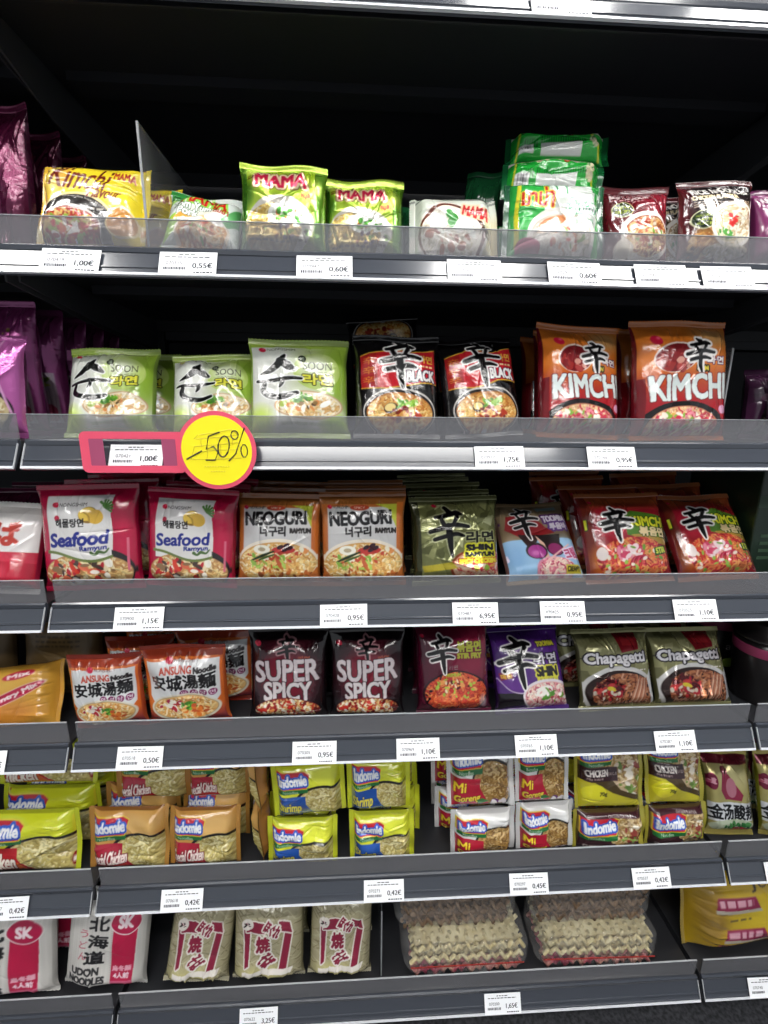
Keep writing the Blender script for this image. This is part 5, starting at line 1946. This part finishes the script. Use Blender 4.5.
one('blk3', art_shin_black, 'film', 'y', .05, 130, (2, .520, .235, .048, .140, .170, .02, .05, 3.05), 'black bowl packet upside down, raised over the others next to the lime packets', 210, '#141014', '#121012', '#141014')
# the tall burgundy bags and the magenta bags beyond the bay's end
b0 = one('burg', art_burgundy, 'foil', 'y', .045, 110, (1, -.074, .115, 0, .130, .226, .02, -.25, .03), 'tall burgundy bag, front one of its row', 211, '#4a1030', '#7a2450', crease=2.2, top=.34, amp=1.8)
for i, (dx, dy) in enumerate(((.004, .068), (.006, .136), (.004, .204), (.002, .270))):
    dup(b0, dx, dy, 0, 0, 'tall burgundy bag, %s from the front of its row' % ORD[i + 1], None)
m0 = one('mag', art_magenta, 'foil', 'y', .042, 110, (2, -.088, .092, 0, .130, .205, .0, -.20, .02), 'magenta noodle bag, second from the front of its row', 212, '#7a2e66', '#8a3e74', crease=2.0, top=.3, amp=1.8)
for i, (dx, dy) in enumerate(((.002, .062), (.004, .124), (.002, .186), (.0, .248))):
    dup(m0, dx, dy, 0, 0, 'magenta noodle bag, %s from the front of its row' % ORD[i + 2], None)
one('magf', art_magenta_front, 'foil', 'y', .045, 110, (2, -.080, .018, 0, .130, .15, .12, -.05, .02), 'magenta noodle bag with a bowl picture, front of its row', 213, '#a85494', '#a85494', crease=1.6)
m2 = one('mag2', art_magenta, 'foil', 'y', .042, 110, (2, -.250, .03, 0, .135, .19, .05, -.1, .02), 'magenta noodle bag in the column beyond, front one', 214, '#7a2e66', '#8a3e74', crease=2.0, top=.3, amp=1.8)
for i, dy in enumerate((.055, .11, .17)):
    dup(m2, 0, dy, 0, 0, 'magenta noodle bag in the column beyond, %s from the front' % ORD[i + 1], None)
b2 = one('burg2', art_burgundy, 'foil', 'y', .045, 100, (1, -.262, .06, 0, .130, .25, .03, -.1, .0), 'tall burgundy bag in the column beyond, front one', 215, '#4a1030', '#7a2450', crease=2.2, top=.34, amp=1.8)
for i, dy in enumerate((.06, .12, .18)):
    dup(b2, 0, dy, 0, 0, 'tall burgundy bag in the column beyond, %s from the front' % ORD[i + 1], None)
# the dim purple packets beyond the clear divider
p0 = one('dim', art_purple_dim, 'film', 'y', .04, 90, (2, 1.215, .060, 0, .075, .125, .1, -.1, 0), 'dim purple packet beyond the clear divider, nearest to it', 221, '#2c1428')
for i, (dx, dy, l) in enumerate(((.085, .0, 'beyond the clear divider, second along'), (.0, .055, 'behind the dim one nearest the divider'), (.085, .055, 'behind the second dim one along'))):
    dup(p0, dx, dy, 0, 0, 'dim purple packet ' + l, None)
# third and fourth rows beyond the main bay
one('soba', art_white_red, 'film', 'y', .05, 130, (3, -.114, .012, 0, .150, .150, .35, .06, .06), 'white and red soba packet cut off beside the crimson seafood packets', 222, '#8a1a34', '#c8c4c2')
d_ = one('sobab', art_burgundy, 'film', 'y', .05, 90, (3, -.110, .09, 0, .145, .160, .2, .0, .0), 'dark burgundy packet behind the white and red soba packet', 223, '#3a0c28')
dup(d_, -.005, .07, 0, 0, 'dark burgundy packet at the back behind the soba packet', None)
one('curry', art_curry, 'film', 'x', .05, 140, (4, -.134, .010, 0, .185, .108, .50, .08, -.05), 'gold packet with red oval lettering, cut off beside the white and orange packets', 224, '#b07a2c', '#c9953c', crease=1.6)
br = one('brn', art_brown, 'matte', 'y', .05, 80, (4, -.095, .118, 0, .150, .165, .12, 0, .03), 'brown packet behind the gold curry packet', 225, '#4a3a24', '#5d4a2e', crease=1.6)
dup(br, -.004, .065, 0, 0, 'brown packet two behind the gold curry packet', None)
dup(br, -.004, .13, 0, 0, 'brown packet third behind the gold curry packet', None)
dup(br, -.16, .0, 0, 0, 'brown packet further along behind the gold curry packet', None)
# fifth row: second tiers at the back
for key, sp, lb in (
    ('spt1', (5, .075, .070, .106, .140, .110, .10, -.02, .0), 'brown special chicken packet raised at the back over the shelf end one'),
    ('spt2', (5, .198, .070, .104, .124, .110, .10, .0, .0), 'brown special chicken packet raised at the back, next to the shrimp pile'),
):
    one(key, art_ind_special, 'film', 'x', .042, 125, sp, lb, 230 + len(key) + int(key[-1]), '#8a5a2a', '#a8783a', '#8a5a2a')
    dup(PK[key], .0, .055, 0, 0, lb.replace('raised', 'raised further').replace('over the shelf end one', 'over the shelf end'), None)
one('spside', art_ind_special, 'film', 'x', .032, 100, (5, .282, .075, 0, .120, .110, .0, -1.46, .0), 'brown packet turned sideways between the brown and the shrimp packets', 238, '#b07a3c', '#b0803c', '#b07a3c')
dup(PK['spside'], .0, .0, .112, 0, 'brown packet turned sideways, resting on the other sideways one', None)
for i, (dx, dy) in enumerate(((.004, .075), (.008, .130), (.010, .185))):
    dup(PK['ychick'], dx, dy, .121, 0, 'yellow chicken packet of the upper tier, %s from the front' % ('first', 'second', 'third')[i], None)
one('suan2', art_suan, 'foil', 'y', .046, 110, (5, 1.336, .022, 0, .085, .165, .36, -.1, .0), 'gold sour soup packet cut off at the picture edge', 241, '#8a8a2c', '#a89a50')
dup(PK['suan2'], .0, .064, 0, 0, 'gold sour soup packet behind the cut-off one', None)
dup(PK['ychick'], -.2, .0, 0, 0, 'yellow chicken packet further along than the cut-off one', None)
# bottom row
one('jumbo', art_jumbo, 'film', 'x', .10, 150, (6, 1.335, .020, 0, .30, .185, .22, .02, -.03), 'big yellow bag of noodles on the lowest shelf under the sour soup packets', 242, '#a8861c', '#a08a4a', '#8a6a1c', crease=2.0)
dup(PK['jumbo'], .01, .14, 0, 0, 'big yellow bag behind the front big yellow bag', None)
dup(PK['sk1'], -.205, .0, 0, 0, 'white udon bag further along than the cut-off one', None)


# ------------------------------------------------------------------ blocks of wavy noodles in clear wrap
CAKE = [mat('noodle_cream', '#d8cda4', .6, noise='#c4b486', bscale=60), mat('noodle_pink', '#c98a86', .6, noise='#d8c0a4', bscale=40),
        mat('noodle_shaded', '#93785c', .6, noise='#705740', bscale=60), mat('noodle_tan', '#c8a884', .6, noise='#d4c49c', bscale=40),  # darker brown of the set-back blocks is shade painted into their colour
        mat('noodle_red', '#a8405a', .6, noise='#c9a08c', bscale=36)]
WRAPRED = mat('wrap_print_red', '#b03a34', .4)


def noodle_block(x, y, k, zoff, w, d, h, cakes, label, seed, yaw=0., stripe=True):
    rnd = random.Random(seed)
    t = empty('noodle_block', (x, y, ZS[k] + zoff + .001))
    tag(t, label, 'noodles')
    n = len(cakes)
    ch = (h - .006) / n
    for c_, mi in enumerate(cakes):
        mb = MB()
        z0 = .003 + ch * (c_ + .5)
        for r in range(9):
            yy = -d / 2 + .006 + (d - .012) * r / 8
            for s_ in (0,):
                ph, fr = rnd.uniform(0, 6.3), rnd.uniform(.95, 1.05)
                xa, xb = -w / 2 + .006 + rnd.uniform(0, .004), w / 2 - .006 - rnd.uniform(0, .004)
                N = 90
                pts = []
                for i in range(N + 1):
                    u = i / N
                    a = u * (xb - xa) / .0190 * 2 * math.pi * fr + ph
                    pts.append((xa + u * (xb - xa) + .0022 * math.sin(a * 2), yy + .0022 * math.cos(a * .5 + s_), z0 + ch * .33 * math.sin(a)))
                mb.tube(pts, .0042, 6)
        mb.box(-w / 2 + .012, w / 2 - .012, -d / 2 + .014, d / 2 - .014, z0 - ch * .22, z0 + ch * .22)
        mb.build('noodle_cake', CAKE[mi], t, smooth=True)
    # wrap: creased clear pillow with flared ends
    rng = np.random.default_rng(seed)
    nu, nv = 46, 40
    U, V = np.meshgrid(np.linspace(-1, 1, nu), np.linspace(0, 2 * math.pi, nv))
    e = np.clip(1 - np.abs(U) ** 10, 0, 1) ** .5
    cr = sum(rng.uniform(-.0012, .0012) * np.sin(rng.uniform(4, 22) * U + rng.integers(1, 9) * V + rng.uniform(0, 6)) for _ in range(14))
    sq = lambda v: np.sign(v) * np.abs(v) ** .35
    Y = sq(np.cos(V)) * (d / 2 * (.35 + .65 * e) + cr)
    Z = h / 2 + sq(np.sin(V)) * (h / 2 * (.12 + .88 * e) - .0008 + np.minimum(cr, 0))
    X = U * (w / 2 + .014)
    mb = MB()
    mb.add([tuple(p) for p in np.stack([X, Y, Z], -1).reshape(-1, 3)], [tuple(int(i) for i in f) for f in vgrid(nu, nv)])
    wr = mb.build('clear_wrap', M['wrap'], t, smooth=True)
    if stripe:
        mb = MB()
        mb.box(-w / 2 + .004, w / 2 - .004, -d / 2 - .0026, -d / 2 - .0018, h * .36, h * .36 + .003)
        mb.build('red_stripe', WRAPRED, wr)
    t.rotation_euler = (0, 0, yaw)
    return t


noodle_block(.696, .074, 6, 0, .244, .105, .088, (4, 0, 0), 'cream wavy noodle block in clear wrap, lower one next to the divider', 3, 0)
noodle_block(.674, .098, 6, .091, .236, .105, .105, (2, 2, 2), 'shade-toned brown wavy noodle block resting on the cream one by the divider', 5, .0, False)
noodle_block(.976, .074, 6, 0, .244, .105, .085, (4, 0, 0), 'cream wavy noodle block in clear wrap, lower one next to the bare deck', 8, -.02)
noodle_block(.964, .096, 6, .088, .240, .105, .105, (2, 2, 2), 'shade-toned brown wavy noodle block resting on the cream one by the bare deck', 9, -.02, False)

# ------------------------------------------------------------------ carton and cup beyond the main bay
GC = mat('carton_green', '#15291c', .4, coat=.3)
t = empty('noodle_carton', (1.275, .16, ZS[3] + .001))
tag(t, 'dark green carton on the shelf beyond the copper kimchi stir packets', 'carton')
mb = MB(); mb.box(-.075, .075, -.07, .11, 0, .205); mb.build('box', GC, t, bevel=.003)
mb = MB(); mb.box(-.075, .075, -.0706, -.0701, .128, .150); mb.build('printed_band', mat('carton_band', '#2c4030', .5), t)
mb = MB()
for i in range(4):
    mb.box(-.06, .045 - .012 * (i % 2), -.0706, -.0701, .03 + .014 * i, .036 + .014 * i)
mb.build('small_print', mat('carton_print', '#38503c', .5), t)


def lathe(mb, prof, n=40):
    vs = [(r * math.cos(2 * math.pi * k / n), r * math.sin(2 * math.pi * k / n), z) for r, z in prof for k in range(n)]
    fs = [(i * n + k, i * n + (k + 1) % n, (i + 1) * n + (k + 1) % n, (i + 1) * n + k) for i in range(len(prof) - 1) for k in range(n)]
    fs += [tuple(range(n - 1, -1, -1)), tuple(range((len(prof) - 1) * n, len(prof) * n))]
    mb.add(vs, fs)


cup_m = mat('cup_black', '#1a1718', .3, coat=.4)
t0 = empty('noodle_cup', (1.262, .078, ZS[4] + .001))
tag(t0, 'dark noodle cup with a pink band beside the olive packets', 'cup')
mb = MB(); lathe(mb, [(.044, 0), (.046, .002), (.054, .105), (.056, .128)]); b_ = mb.build('cup_body', cup_m, t0, smooth=True)
mb = MB(); lathe(mb, [(.0553, .100), (.0556, .101), (.0565, .118), (.0563, .119)]); mb.build('pink_band', mat('cup_band_pink', '#8a3054', .4), t0, smooth=True)
mb = MB(); lathe(mb, [(.056, .1285), (.059, .130), (.059, .134), (.050, .137), (.048, .160), (.046, .163)]); mb.build('cup_lid', cup_m, t0, smooth=True)
mb = MB(); mb.add([(.020 * math.cos(a) * .9 - .006, -.0505 - .0035, .030 + .011 * math.sin(a)) for a in [k * math.pi / 12 for k in range(24)]], [tuple(range(24))]); mb.build('lime_emblem', mat('cup_lime', '#9ab83a', .4), t0)
mb = MB()
co, tr, asp = text_tris('aba')
mb.add([((a - .5) * .04, -.0555, .060 + b * .016) for a, b in co], [tuple(q) for q in tr])
mb.build('lettering', mat('cup_lettering', '#8a8486', .4), t0)
for i, (dx, dy) in enumerate(((.135, .0), (.0, .125))):
    r = t0.copy(); COL.objects.link(r)
    for ch in list(t0.children):
        d = ch.copy(); COL.objects.link(d); d.parent = r
    r.location = t0.location + Vector((dx, dy, 0))
    r['label'] = ('dark noodle cup with a pink band, second along from the olive packets', 'dark noodle cup with a pink band behind the front cup')[i]

# ------------------------------------------------------------------ camera, light, exposure
cd = bpy.data.cameras.new('camera')
cam = bpy.data.objects.new('camera', cd)
COL.objects.link(cam)
cd.sensor_fit = 'HORIZONTAL'
cd.sensor_width = 36
cd.lens = 450 / 768 * 36
cd.clip_start = .02
rx, ry, rz = -.2184, -.0086, -.0541
# the camera looks along +Y, tipped down by rx, rolled by ry, turned by rz
cam.matrix_world = (Matrix.Translation((.4046 * S, -.5704 * S, .9703 * S + ZB)) @ Matrix.Rotation(rz, 4, 'Z') @ Matrix.Rotation(rx, 4, 'X')
                    @ Matrix.Rotation(ry, 4, 'Y') @ Matrix.Rotation(math.pi / 2, 4, 'X'))
scene.camera = cam

w = bpy.data.worlds.new('store_air')
scene.world = w
w.use_nodes = True
bg = w.node_tree.nodes['Background']
bg.inputs['Color'].default_value = (.9, .95, 1, 1)
bg.inputs['Strength'].default_value = WORLD
vs_ = scene.view_settings
vs_.view_transform = 'Standard'
vs_.look = 'None'
vs_.gamma = 1
vs_.use_curve_mapping = False
vs_.exposure = EXPO
